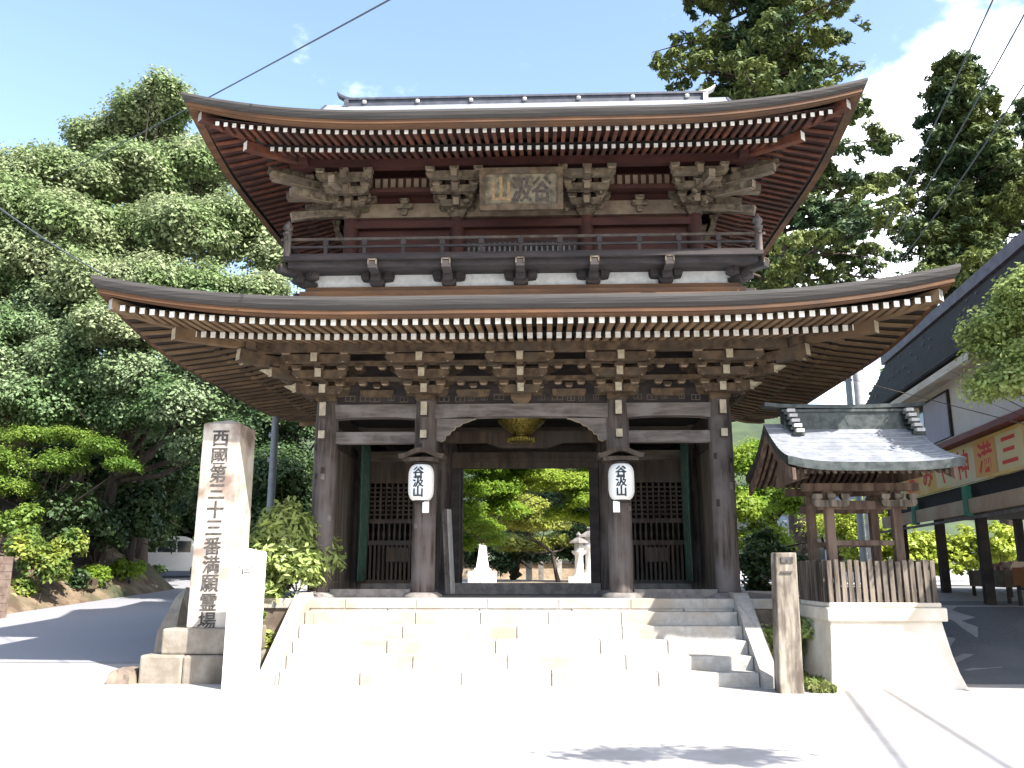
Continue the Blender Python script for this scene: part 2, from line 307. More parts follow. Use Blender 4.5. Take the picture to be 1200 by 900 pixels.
# asphalt road going back on the left
b = MB(); rows = np.arange(15.2, 48, 0.8); vs = []
for y in rows:
    l = bankline(y) - (0 if y > 22.5 else 8) ; r = -6.6 if y < 24 else -6.6 - (y - 24) * 0.45
    for k in range(9): x = l + (r - l) * k / 8; vs.append((x, y, gh(x, y) + 0.008))
b.add(vs, [(j * 9 + i, j * 9 + i + 1, (j + 1) * 9 + i + 1, (j + 1) * 9 + i) for j in range(len(rows) - 1) for i in range(8)], 0, True)
tag(b.build('road', M['road']), 'grey asphalt road running back on the left of the gate', kind='structure')
b = MB(); gx_ = np.arange(6.45, 16, .7); gy_ = np.arange(13.3, 34, .7); k_ = len(gx_)
b.add([(x, y, gh(x, y) + .008) for y in gy_ for x in gx_], [(j * k_ + i, j * k_ + i + 1, (j + 1) * k_ + i + 1, (j + 1) * k_ + i) for j in range(len(gy_) - 1) for i in range(k_ - 1)], 0, True)
tag(b.build('pavement', mat('shade_darkened_asphalt', (0.10, 0.10, 0.105), (0.14, 0.14, 0.145), 30, .9, .2, c3=(.18, .175, .17), big=.5)), 'grey asphalt forecourt in front of the shop', kind='structure')  # asphalt darkened so that its colour carries the shop's shade
# approach path behind the gate
b = MB(); b.add([(-2.6, 20.6, 1.135), (2.6, 20.6, 1.135), (3.2, 60, 1.14), (-3.2, 60, 1.14)], [(0, 1, 2, 3)])
tag(b.build('path', M['path']), 'gravel approach path behind the gate', kind='structure')
# wooded bank on the left
def bankh(x, y):
    bl = bankline(y); d = bl - x
    base = gh(bl, y)
    if d < 0: return gh(x, y) - 0.05
    return base + 0.10 + 0.5 * sst(d / 0.8) + 0.55 * max(0, d - 0.6) * (0.9 if d < 12 else 0.9) + 0.18 * math.sin(x * 1.9 + y) * math.sin(y * 1.3) * sst(d)
b = MB(); vs = []; rows = np.arange(16, 75, 0.9); nn = 26
for y in rows:
    for k in range(nn):
        d = (k / (nn - 1)) ** 1.6 * 34 - 0.12; x = bankline(y) - d; vs.append((x, y, bankh(x, y) if k else gh(x, y) - 0.03))
b.add(vs, [(j * nn + i + 1, j * nn + i, (j + 1) * nn + i, (j + 1) * nn + i + 1) for j in range(len(rows) - 1) for i in range(nn - 1)], 0, True)
tag(b.build('hillside', M['earth']), 'earth bank rising under the trees on the left', kind='structure')
# far wooded hill behind
b = MB(); xs2 = np.linspace(-220, 260, 70); ys2 = np.linspace(95, 240, 22)
def hz(x, y):
    t = (y - 95) / 145; n = 4 * math.sin(x * 0.06) + 2.5 * math.sin(x * 0.17 + 1) + 1.2 * math.sin(x * 0.4 + y * 0.3)
    return 2 + (31 + n + 6 * sst((x + 60) / -60)) * math.sin(min(1, t * 1.5) * math.pi / 2)
vs = [(x, y, hz(x, y) if y > 96 else 0) for y in ys2 for x in xs2]; n = len(xs2)
b.add(vs, [(j * n + i, j * n + i + 1, (j + 1) * n + i + 1, (j + 1) * n + i) for j in range(len(ys2) - 1) for i in range(n - 1)], 0, True)
tag(b.build('hill', M['hillg']), 'wooded green hill far behind', kind='structure')

# ------------------------------------------------------------------ stone platform and steps
PX = 3.45; CX0 = -0.05; RS = 0.195; TR = 0.30; Y0 = 12.85; PZ = 6 * RS
pf = thing('stone_platform', 'pale granite platform with six broad steps up to the gate', 'platform', (0, 12.85, 0))
b = MB(); b.box(-5.2, 5.2, 14.38, 20.3, -0.4, PZ - 0.16); b.build('platform_wall', M['wallst'], pf)
b = MB()
for i in range(9): b.box(-5.25 + i * 10.5 / 9 + 0.003, -5.25 + (i + 1) * 10.5 / 9 - 0.003, 14.34, 14.82, PZ - 0.16, PZ)
b.box(-5.25, -4.8, 14.826, 20.35, PZ - 0.16, PZ); b.box(4.8, 5.25, 14.826, 20.35, PZ - 0.16, PZ)
b.build('edge_stones', M['step'], pf, 0.012)
b = MB(); b.box(-4.796, 4.796, 14.826, 20.35, PZ - 0.1, PZ - 0.004); b.build('paving', M['plinth'], pf)
rr = random.Random(3)
for k in range(6):
    b = MB(); cuts = [-PX + CX0]; x = -PX + CX0
    while True:
        x += rr.uniform(0.95, 1.9)
        if x > PX + CX0 - 0.6: break
        cuts.append(x)
    cuts.append(PX + CX0)
    for a, c in zip(cuts, cuts[1:]):
        j = rr.uniform(-0.006, 0.006)
        b.box(a + 0.004, c - 0.004, Y0 + k * TR + j, Y0 + (k + 1) * TR + 0.04 + (0 if k < 5 else -0.07), (k * RS - 0.02 if k else -0.2), (k + 1) * RS + (0 if k < 5 else 0.003))
    b.build('step', M['step'], pf, 0.014)
for sx in (-1, 1):
    b = MB(); x = CX0 + sx * (PX + 0.13)
    prof = [(Y0 - 0.12, -0.1), (Y0 - 0.12, 0.16), (14.42, PZ + 0.09), (14.72, PZ + 0.09), (14.72, PZ + 0.002), (14.335, PZ - 0.2), (14.335, -0.1)]
    b.prism(prof, 'x', x - 0.125, x + 0.125); b.build('stair_cheek', M['step'], pf, 0.015)

# ------------------------------------------------------------------ THE GATE
gate = thing('temple_gate', 'weathered two-storey wooden temple gate with wide upcurved eaves', 'temple gate', (0, 17.4, PZ))
YC = 17.4
def g_(t, a=0.35, p=2.3): return max(0.0, (abs(t) - a) / (1 - a)) ** p
class Roof:
    def __init__(s, W, D, z0, lift): s.W = W; s.D = D; s.z0 = z0; s.L = lift
    def lift(s, x, y): return s.L * g_(min(1.02, abs(x) / s.W)) * g_(min(1.02, abs(y - YC) / s.D))
LO = Roof(6.45, 5.4, 5.59, 0.40); UP = Roof(5.76, 4.5, 9.16, 0.42)

def roof_shell(rf, prof, dmax, thick, name, mats, parent, nx=60, ny=44, outset=0.05):
    W, D = rf.W, rf.D
    def nonlin(a, b, n):
        return [a + (b - a) * i / (n - 1) for i in range(n)]
    xs = nonlin(-W, W, nx); ys = nonlin(YC - D, YC + D, ny); b = MB()
    def zt(x, y): d = min(W - abs(x), D - abs(y - YC)); return rf.z0 + rf.lift(x, y) + prof(min(d, dmax))
    vs = [(x, y, zt(x, y)) for y in ys for x in xs]
    b.add(vs, [(j * nx + i, j * nx + i + 1, (j + 1) * nx + i + 1, (j + 1) * nx + i) for j in range(ny - 1) for i in range(nx - 1)], 0, True)
    # thick layered eave edge: rings going round
    per = [(x, YC - D) for x in xs[:-1]] + [(W, y) for y in ys[:-1]] + [(x, YC + D) for x in xs[::-1][:-1]] + [(-W, y) for y in ys[::-1][:-1]]
    n = len(per)
    def ring(inset, dz):
        r = []
        for x, y in per:
            sx = (W - inset) / W; sy = (D - inset) / D
            r.append((x * sx, YC + (y - YC) * sy, rf.z0 + rf.lift(x, y) + dz))
        return r
    rings = [ring(0, 0), ring(-0.005, -thick * 0.3), ring(0.02, -thick * 0.7), ring(0.06, -thick), ring(0.5, -thick + 0.02)]
    for a, c in zip(rings, rings[1:]):
        b.add(a + c, [(i, n + i, n + (i + 1) % n, (i + 1) % n) for i in range(n)], 1, False)
    ob = b.build(name, mats, parent)
    # brown fascia boards below
    f = MB()
    for (i0, z0, i1, z1) in ((0.07, -thick - 0.002, 0.075, -thick - 0.065), (0.10, -thick - 0.065, 0.11, -thick - 0.098)):
        r0 = ring(i0, z0); r1 = ring(i1, z1); r2 = ring(i1 + 0.12, z1); rt = ring(i0 + 0.12, z0)
        f.add(r0 + r1, [(i, n + i, n + (i + 1) % n, (i + 1) % n) for i in range(n)]); f.add(r1 + r2, [(i, n + i, n + (i + 1) % n, (i + 1) % n) for i in range(n)])
    f.build('eave_board', M['fascia'], ob)
    return ob, ring, n

def rafters(rf, d0, z0c, slope, d1, spacing, w, h, mats, parent, xlim, single=0, side=2.05):
    """front rafters with painted ends; 'single' = how many become objects of their own"""
    n = int(xlim / spacing); items = []
    for i in range(-n, n + 1):
        x = i * spacing; dend = min(d1, rf.W - abs(x) + 0.02)
        if dend < d0 + 0.08: continue
        pts = []
        for k in range(4):
            d = d0 + (dend - d0) * k / 3; y = YC - rf.D + d; pts.append((x, y, z0c + slope * (d - d0) + rf.lift(x, y)))
        items.append((abs(x), pts))
    items.sort(key=lambda t: t[0])
    rest = MB()
    for k, (ax, pts) in enumerate(items):
        if k < single:
            b = MB(); b.poly(pts, w, h, 0, 1); b.build('rafter', mats, parent)
        else: rest.poly(pts, w, h, 0, 1)
    if side:
        sp_ = spacing * side; m = int((rf.D - d0) / sp_)
        for sx in (-1, 1):
            for i in range(-m, m + 1):
                y = YC + i * sp_; dend = min(d1, rf.D - abs(y - YC) + 0.02)
                if dend < d0 + 0.08: continue
                pts = []
                for k in range(4):
                    d = d0 + (dend - d0) * k / 3; x = sx * (rf.W - d); pts.append((x, y, z0c + slope * (d - d0) + rf.lift(x, y)))
                rest.poly([(q[0], q[1], q[2] + h * .31) for q in pts], w * side * .72, h * .38, 0, 1)
    if rest.v: tag(rest.build('rafters', mats, parent), kind='stuff')
    return len(items)
def soffit(rf, d0, zc, slope, d1, name, m, parent):
    b = MB(); n = 48
    for d_a, d_b in ((d0, (d0 + d1) / 2), ((d0 + d1) / 2, d1)):
        rings = []
        for d in (d_a, d_b):
            r = []
            for side in range(4):
                for i in range(n):
                    t = -1 + 2 * i / n
                    X = rf.W - d; Yh = rf.D - d
                    x, y = [(t * X, -Yh), (X, t * Yh), (-t * X, Yh), (-X, -t * Yh)][side]
                    sc = (1, 1)
                    r.append((x, YC + y, zc + slope * (d - d0) + rf.lift(x, YC + y)))
            rings.append(r)
        k = len(rings[0]); b.add(rings[0] + rings[1], [(i, (i + 1) % k, k + (i + 1) % k, k + i) for i in range(k)], 0)
    return b.build(name, m, parent)
def purlin_ring(rf, d, z, w, h, name, m, parent, front_only=False):
    b = MB(); X = rf.W - d; Yh = rf.D - d
    cor = [(-X - .35, -Yh), (X + .35, -Yh)]
    def seg(p, q):
        pts = []
        for k in range(25):
            t = k / 24; x = p[0] + (q[0] - p[0]) * t; y = YC + p[1] + (q[1] - p[1]) * t; pts.append((x, y, z + rf.lift(x, y)))
        b.poly(pts, w, h)
    seg((-X - .3, -Yh), (X + .3, -Yh))
    if not front_only: seg((X, -Yh - .3), (X, Yh + .3)); seg((-X, -Yh - .3), (-X, Yh + .3)); seg((-X - .3, Yh), (X + .3, Yh))
    return b.build(name, m, parent)

# ---- lower roof
lroof, ring, nr = roof_shell(LO, lambda d: 0.27 * d + 0.01 * d * d, 2.75, 0.19, 'lower_roof', [M['roof_top'], M['bark_roof']], gate)
nF = rafters(LO, 0.24, 5.258, 0.13, 1.35, 0.155, 0.080, 0.092, [M['rafter'], M['cap']], lroof, 6.05, single=100)
rafters(LO, 1.10, 5.272, 0.20, 3.0, 0.155, 0.084, 0.098, [M['rafter'], M['cap']], lroof, 5.3, single=max(0, 99 - nF))
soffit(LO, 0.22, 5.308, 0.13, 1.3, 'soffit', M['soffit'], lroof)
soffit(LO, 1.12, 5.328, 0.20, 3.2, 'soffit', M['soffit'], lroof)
purlin_ring(LO, 1.19, 5.35, 0.10, 0.05, 'eave_batten', M['black'], lroof)
purlin_ring(LO, 1.93, 5.31, 0.17, 0.17, 'purlin', M['bracket'], lroof)
for sx in (-1, 1):
    b = MB()
    pts = [(sx * (LO.W - d), YC - LO.D + d, 5.30 + 0.13 * (d - 0.4) + LO.lift(sx * (LO.W - d), YC - LO.D + d)) for d in (0.22, 0.8, 1.6, 2.4, 3.0)]
    b.poly(pts, 0.15, 0.17, 0, 1); b.build('hip_rafter', [M['rafter'], M['pole']], lroof)
    b = MB()
    pts = [(sx * (LO.W - d), YC - LO.D + d, 5.20 + 0.19 * (d - 0.95) + LO.lift(sx * (LO.W - d), YC - LO.D + d)) for d in (0.92, 1.6, 2.4, 3.0)]
    b.poly(pts, 0.15, 0.19, 0, 1); b.build('hip_rafter', [M['rafter'], M['cream']], lroof)
    b = MB()
    pts = [(sx * (LO.W - d), YC + LO.D - d, 5.25 + 0.15 * (d - 0.4) + LO.lift(sx * (LO.W - d), YC - LO.D + d)) for d in (0.3, 0.8, 1.6, 2.4, 3.0)]
    b.poly(pts, 0.15, 0.17, 0, 1); b.build('hip_rafter', [M['rafter'], M['cream']], lroof)

# ---- upper roof : hip skirt + gabled top
XG = 4.5
def pu(d): return 0.34 * d + 0.061 * d * d
W, D = UP.W, UP.D
uroof, ring2, nr2 = roof_shell(UP, pu, 1.3, 0.14, 'upper_roof', [M['roof_top'], M['bark_roof']], gate, 60, 46)
b = MB(); xs3 = np.linspace(-XG, XG, 40); ds = np.linspace(0.3, 4.5, 18)
for sy in (-1, 1):
    vs = [(x, YC + sy * (D - d), 9.16 + pu(d) + 0.02 + UP.lift(x, YC + sy * (D - d))) for d in ds for x in xs3]; n = len(xs3)
    fs = [(j * n + i, j * n + i + 1, (j + 1) * n + i + 1, (j + 1) * n + i) for j in range(len(ds) - 1) for i in range(n - 1)]
    b.add(vs, fs if sy < 0 else [f[::-1] for f in fs], 0, True)
b.build('gable_roof', M['roof_top'], uroof)
for sx in (-1, 1):
    b = MB()
    pr = [(YC + s_ * (D - d), 9.14 + pu(d)) for s_, dl in ((-1, ds[2:]), (1, ds[::-1][:-2])) for d in dl]
    pr += [(YC + D - ds[2], 9.4), (YC - D + ds[2], 9.4)]
    b.prism(pr, 'x', sx * (XG - 0.35), sx * (XG - 0.33)); b.build('gable_wall', M['dark'], uroof)
    b = MB()
    for s_ in (-1, 1):
        for a, c in zip(ds[2:], ds[3:]):
            y0 = YC + s_ * (D - a); y1 = YC + s_ * (D - c)
            b.bar((sx * XG, y0, 9.06 + pu(a)), (sx * XG, y1, 9.06 + pu(c)), 0.06, 0.22)
    b.build('barge_board', M['ridge'], uroof)
b = MB(); b.box(-3.95, 3.95, YC - 0.16, YC + 0.16, 11.75, 11.95, 0); b.box(-4.02, 4.02, YC - 0.2, YC + 0.2, 11.953, 12.0, 0)
for i in range(7): b.lathe((-3.6 + i * 1.2, YC - 0.165, 11.90), [(0.001, -.04), (0.05, -.03), (0.05, .03), (0.001, .04)], 8, 1)
b.build('ridge', [M['ridge'], M['pole']], uroof)
for sx, mm in ((-1, M['ridge']), (1, M['ridge_horn'])):
    b = MB(); pts = [(sx * (3.85 + k * 0.1), YC, 12.03 + 0.01 * k * k) for k in range(5)]
    b.poly(pts, 0.2, 0.06); b.box(sx * 4.0 - .05, sx * 4.0 + .05, YC - .22, YC + .22, 11.75, 11.95); b.build('ridge_horn', mm, uroof)
mu = [M['rafter_red'], M['cap']]
rafters(UP, 0.30, 8.915, 0.245, 1.25, 0.149, 0.068, 0.078, mu, uroof, 5.3, single=0, side=1.5)
rafters(UP, 1.0, 8.955, 0.30, 2.7, 0.149, 0.070, 0.082, mu, uroof, 4.6, single=0, side=1.5)
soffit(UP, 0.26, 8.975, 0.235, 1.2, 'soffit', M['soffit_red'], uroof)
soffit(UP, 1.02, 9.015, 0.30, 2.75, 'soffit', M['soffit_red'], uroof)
purlin_ring(UP, 1.09, 9.05, 0.10, 0.05, 'eave_batten', M['black'], uroof)
purlin_ring(UP, 1.72, 9.04, 0.16, 0.17, 'purlin', M['red'], uroof)
for sx in (-1, 1):
    for (zz, d0, mm) in ((8.96, 0.25, M['pole']), (8.90, 0.85, M['cap'])):
        b = MB(); pts = [(sx * (UP.W - d), YC - UP.D + d, zz + 0.24 * (d - d0) + UP.lift(sx * (UP.W - d), YC - UP.D + d)) for d in (d0, 0.95, 1.6, 2.5)]
        b.poly(pts, 0.14, 0.16, 0, 1); b.build('hip_rafter', [M['rafter_red'], mm], uroof)

# ---- columns
CXS = (-3.5, -1.72, 1.66, 3.45)
for yi, y in enumerate((14.9, 17.4, 19.9)):
    for xi, x in enumerate(CXS):
        c = MB(); r = 0.205
        c.lathe((x, y, PZ + 0.09), [(r * 0.99, 0), (r, 0.4), (r, 2.9), (r * 0.9, 3.3)], 20)
        co = c.build('column', M['column'], gate)
        p = MB(); p.lathe((x, y, PZ - 0.004), [(0.34, 0), (0.33, 0.05), (0.26, 0.09)], 20); p.build('column_base', M['plinth'], co)
        if yi == 0:
            for zz, hh, w in ((4.38, 0.13, 0.055), (3.93, 0.075, 0.055)):
                n_ = MB(); n_.box(x - w, x + w, y - 0.36, y - 0.15, zz - hh / 1.1, zz + hh / 1.1, 0)
                n_.add([(x - w, y - 0.364, zz - hh / 1.1), (x + w, y - 0.364, zz - hh / 1.1), (x + w, y - 0.364, zz + hh / 1.1), (x - w, y - 0.364, zz + hh / 1.1)], [(0, 1, 2, 3)], 1)
                n_.build('tenon_end', [M['woodx'], M['cream']], co)
            rs = random.Random(11 + xi)
            for k in range(5):
                a = rs.uniform(-1.1, 1.1); z = rs.uniform(2.3, 4.0); s_ = MB(); hh = rs.uniform(0.07, 0.13)
                def cp(t, zz): return (x + 0.209 * math.sin(t), y - 0.209 * math.cos(t), zz)
                s_.add([cp(a, z), cp(a + .16, z), cp(a + .32, z), cp(a, z + hh), cp(a + .16, z + hh), cp(a + .32, z + hh)], [(0, 1, 4, 3), (1, 2, 5, 4)])
                s_.build('paper_slip', M['beam_light'] if k % 2 else M['dark'], co)
# sills between columns
for y in (14.9, 17.4, 19.9):
    for a, c in zip(CXS, CXS[1:]):
        if abs(a) < 2 and abs(c) < 2: continue
        b = MB(); b.box(a + 0.2, c - 0.2, y - 0.09, y + 0.09, PZ + 0.0, PZ + (0.2 if y == 17.4 else 0.14)); b.build('sill', M['plinth'], gate)

# ---- tie beams
def beam(x0, x1, y, z0, z1, th, m, name='tie_beam', arch=0.0):
    b = MB(); n = 16; pts = [(x0 + (x1 - x0) * i / n, z1) for i in range(n + 1)]
    low = [(x1 - (x1 - x0) * i / n, z0 + arch * (1 - abs(2 * i / n - 1) ** 3.0)) for i in range(n + 1)]
    b.prism((pts + low)[::-1], 'y', y - th / 2, y + th / 2); return b.build(name, m, gate, 0.012)
for y in (14.9, 17.4, 19.9):
    for k, (a, c) in enumerate(zip(CXS, CXS[1:])):
        beam(a + 0.16, c - 0.16, y, 4.25, 4.49, 0.2, M['beam_light'] if y < 15 else M['woodx'], arch=0.035)
        if k != 1: beam(a + 0.16, c - 0.16, y, 3.82, 4.0, 0.15, M['beam_light'] if y < 15 else M['woodx'])
for x in CXS:
    for y in (14.9, 17.4):
        b = MB(); b.box(x - 0.09, x + 0.09, y + 0.19, y + 2.31, 4.22, 4.44); b.box(x - 0.07, x + 0.07, y + 0.19, y + 2.31, 3.83, 3.99); b.build('cross_beam', M['wood'], gate)
# scalloped haunches at the middle bay
for sx, x in ((1, CXS[1] + 0.19), (-1, CXS[2] - 0.19)):
    o_ = [(0, 4.245), (0, 3.86), (0.12, 3.84), (0.22, 3.87), (0.25, 3.95), (0.34, 3.97), (0.38, 4.03), (0.47, 4.05), (0.51, 4.10), (0.62, 4.12), (0.70, 4.17), (0.82, 4.19), (0.95, 4.23), (1.05, 4.245)]
    pts = [(x + sx * a * .66, z) for a, z in o_]
    if sx < 0: pts = pts[::-1]
    b = MB(); b.prism(pts, 'y', 14.84, 14.96, 0, 1); b.build('carved_haunch', [M['beam_light'], M['cream']], gate)
# beams deeper inside the passage
b = MB(); b.box(-1.6, 1.55, 16.3, 16.45, 4.03, 4.25); b.prism([(-0.75, 4.03), (-0.45, 3.93), (0.45, 3.93), (0.75, 4.03)], 'y', 16.3, 16.44)
b.build('inner_beam', M['wood'], gate)
b = MB(); b.box(-1.52, 1.46, 17.3, 17.46, 3.66, 3.98); b.box(-1.52, 1.46, 17.27, 17.3, 3.78, 3.86); b.build('door_lintel', M['wood'], gate)
for x in (-1.43, 1.37):
    b = MB(); b.box(x - 0.09, x + 0.09, 17.3, 17.5, PZ + 0.2, 3.66); b.build('door_jamb', M['dark'], gate)
b = MB(); b.box(-1.52, 1.46, 17.24, 17.56, PZ, PZ + 0.21); b.build('threshold', M['plinth'], gate)
# ceiling, rear compartments
b = MB(); b.box(-3.6, 3.55, 15.0, 20.0, 4.52, 4.56); b.build('ceiling', M['black'], gate)
for sx, xa, xb in ((-1, -3.5, -1.72), (1, 1.66, 3.45)):
    b = MB()
    b.box(xa + 0.05, xb - 0.05, 19.86, 19.9, PZ, 4.25); b.box(*(sorted((xa, xa + .04))), 17.6, 19.7, PZ, 4.22)
    b.box(xb - .04, xb, 17.6, 19.7, PZ, 4.22); b.build('wall_panel', M['wood'], gate)
    # outer side wall of the front bay: upright planks
    xo = xa if sx < 0 else xb; b = MB()
    for i in range(9):
        y = 15.12 + i * 0.235; b.box(min(xo, xo - sx * 0.03), max(xo, xo - sx * 0.03) , y, y + 0.225, PZ, 4.22)
    b.build('side_boarding', M['plank'], gate)
    # lattice screen at the back of the bay
    fr = MB(); x0, x1 = xa + 0.19, xb - 0.19
    rails = ((PZ + 0.2, PZ + 0.27), (PZ + 0.95, PZ + 1.04), (PZ + 1.38, PZ + 1.47), (3.36, 3.46), (3.74, 3.83))
    for a, c in rails: fr.box(x0, x1, 17.33, 17.42, a, c)
    fr.box(x0, x0 + 0.07, 17.325, 17.425, PZ + .2, 3.83); fr.box(x1 - .07, x1, 17.325, 17.425, PZ + .2, 3.83)
    so_ = fr.build('lattice_screen', M['wood'], gate)
    g = MB(); nx_ = 12
    for i in range(1, nx_): x = x0 + (x1 - x0) * i / nx_; g.box(x - 0.018, x + 0.018, 17.35, 17.375, PZ + 1.47, 3.36)
    for i in range(1, 8): z = PZ + 1.47 + (3.36 - PZ - 1.47) * i / 8; g.box(x0 + .07, x1 - .07, 17.378, 17.40, z - 0.017, z + 0.017)
    g.build('lattice', M['wood'], so_)
    g = MB()
    for i in range(1, 13): x = x0 + (x1 - x0) * i / 13; g.lathe((x, 17.37, PZ + 1.04), [(0.02, 0), (0.02, .06), (0.035, .12), (0.018, .2), (0.022, .34)], 8)
    g.build('balusters', M['wood'], so_)
    g = MB()
    for i in range(1, 16): x = x0 + (x1 - x0) * i / 16; g.box(x - 0.022, x + 0.022, 17.35, 17.38, PZ + .27, PZ + .95)
    g.build('slats', M['wood'], so_)
    b = MB(); b.box(x0, x1, 17.34, 17.40, 3.46, 3.74); b.build('upper_panel', M['wood'], so_)
    b = MB(); b.box(x0 + .5, x1 - .45, 17.31, 17.345, PZ + .62, PZ + .9); b.build('notice_panel', M['wood'], so_)

# ---- brackets
def arm(b, x, y, z, half, th=0.12, h=0.135, m=0):     # bracket arm along x with rounded lower ends
    p = [(x - half, z + h / 2), (x - half, z), (x - half * .9, z - h * .42), (x - half * .66, z - h / 2), (x + half * .66, z - h / 2), (x + half * .9, z - h * .42), (x + half, z), (x + half, z + h / 2)]
    b.prism(p, 'y', y - th / 2, y + th / 2, m)
def masu(b, x, y, z, w=0.15, h=0.085, m=0):
    b.box(x - w / 2, x + w / 2, y - w / 2, y + w / 2, z + h * .4, z + h, m); b.box(x - w / 2, x + w / 2, y - w / 2, y + w / 2, z, z + h * .4, m, taper=w * .2)
    if w < .2: b.add([(x - w * .3, y - w * .3 - .004, z - .002), (x + w * .3, y - w * .3 - .004, z - .002), (x + w * .44, y - w * .44 - .004, z + h * .26), (x - w * .44, y - w * .44 - .004, z + h * .26)], [(0, 1, 2, 3)], 2)
def cluster(tiers, z_base, base=True, th=0.1, emat=1, mult=1.0, carve=0.0):
    """local frame: outwards = -y, origin on the wall plane"""
    b = MB()
    if base: masu(b, 0, 0, z_base, 0.36, 0.2)
    for i, (dy, z) in enumerate(tiers):
        hw = (0.34 + 0.12 * i) * mult
        b.bar((0, -dy - 0.13, z + 0.005), (0, 0.05, z + 0.005), 0.11, 0.15, 0, emat)
        arm(b, 0, 0, z, hw * 1.15)
        arm(b, 0, -dy, z, hw)
        for k in (-1, 0, 1):
            masu(b, k * hw * 0.86, -dy, z + 0.062, 0.17, .086); masu(b, k * hw * .98, 0, z + 0.062, 0.15)
        # pale lower tips of the arms
        for k in (-1, 1):
            b.bar((k * hw * 1.0, -dy - 0.052, z + 0.02), (k * hw * 0.80, -dy - 0.052, z - 0.066), 0.008, 0.022, emat)
    return b
TL = ((0.33, 4.72), (0.66, 4.93), (0.96, 5.13))
def put(bm, name, mats, x, y, rz, parent):
    bm.xf(Matrix.Translation((x, y, 0)) @ Matrix.Rotation(rz, 4, 'Z')); return bm.build(name, mats, parent)
bmats = [M['bracket'], M['cream'], M['edge']]
for x in CXS: put(cluster(TL, 4.5), 'bracket_cluster', bmats, x, 14.9, 0, gate)
put(cluster(TL, 4.5), 'bracket_cluster', bmats, -0.03, 14.9, 0, gate)
for x in (-2.61, 2.56, -0.88, 0.82):
    for q in ((0, -.03, 4.80), (-.2, -.66, 5.0), (.2, -.66, 5.0), (-.2, -.33, 4.79), (.2, -.33, 4.79)):
        b = MB(); masu(b, *q, .14); put(b, 'bearing_block', bmats, x, 14.9, 0, gate)
    b = MB(); arm(b, 0, -.03, 4.7, .3); put(b, 'bracket_arm', bmats, x, 14.9, 0, gate)
for sx, x in ((-1, CXS[0]), (1, CXS[3])):
    for y in (14.9, 17.4, 19.9): put(cluster([(dy * .985, z + .004) for dy, z in TL], 4.5, y == 17.4), 'bracket_cluster', bmats, x + sx * .003, y, sx * math.pi / 2, gate)
    b = MB(); k = math.sqrt(2)
    for i, (dy, z) in enumerate(TL):
        b.bar((0, -dy * k - 0.22, z + 0.01), (0, 0, z + 0.01), 0.12, 0.16, 0, 1)
        masu(b, 0, -dy * k, z + 0.08, 0.17)
        b.prism([(-dy * k - 0.40, z + .02), (-dy * k - .2, z - .05), (-dy * k - .2, z + .06)], 'x', -.045, .045, 1)
    b.bar((0, -1.75, 5.15), (0, -1.2, 5.10), 0.14, 0.2, 0, 1); masu(b, 0, -1.62, 4.98, .16)
    put(b, 'corner_bracket', bmats, x, 14.9, sx * R(45), gate)
for i, (dy, z) in enumerate(TL):
    b = MB(); ex = 3.5 + dy + 0.25
    b.box(-ex - .02, ex - .03, 14.9 - dy - 0.045, 14.9 - dy + 0.045, z + 0.148, z + 0.148 + 0.075)
    for sx, x in ((-1, CXS[0]), (1, CXS[3])): b.box(x + sx * dy - .045, x + sx * dy + .045, 14.9 - dy + .046, 20.1, z + 0.148, z + .222)
    b.build('bracket_beam', M['bracket'], gate)
b = MB(); b.box(-3.45, 3.4, 14.86, 14.94, 4.49, 5.75); b.build('frieze_board', M['dark'], gate)
for sx, x in ((-1, CXS[0]), (1, CXS[3])):
    b = MB(); b.box(x - .04, x + .04, 14.95, 19.9, 4.49, 5.75); b.build('frieze_board', M['wood'], gate)
b = MB(); b.box(-3.45, 3.4, 19.86, 19.94, 4.49, 5.75); b.build('frieze_board', M['wood'], gate)
# dark painted fret marks on the frieze
b = MB(); rf_ = random.Random(5)
for i in range(26):
    x = -3.1 + i * 0.245 + rf_.uniform(-.04, .04)
    if min(abs(x - c) for c in (*CXS, -0.03)) < 0.3: continue
    z = 4.60 + rf_.uniform(-.02, .02); w = rf_.uniform(.05, .1)
    for q in ((x - w, x + w, z + .05, z + .065), (x - w, x + w, z - .04, z - .025), (x - w, x - w + .015, z - .025, z + .05), (x + w - .015, x + w, z - .025, z + .05), (x - .01, x + .01, z - .02, z + .04)):
        b.box(q[0], q[1], 14.852, 14.8595, q[2], q[3])
b.build('frieze_fret', M['woodx'], gate)

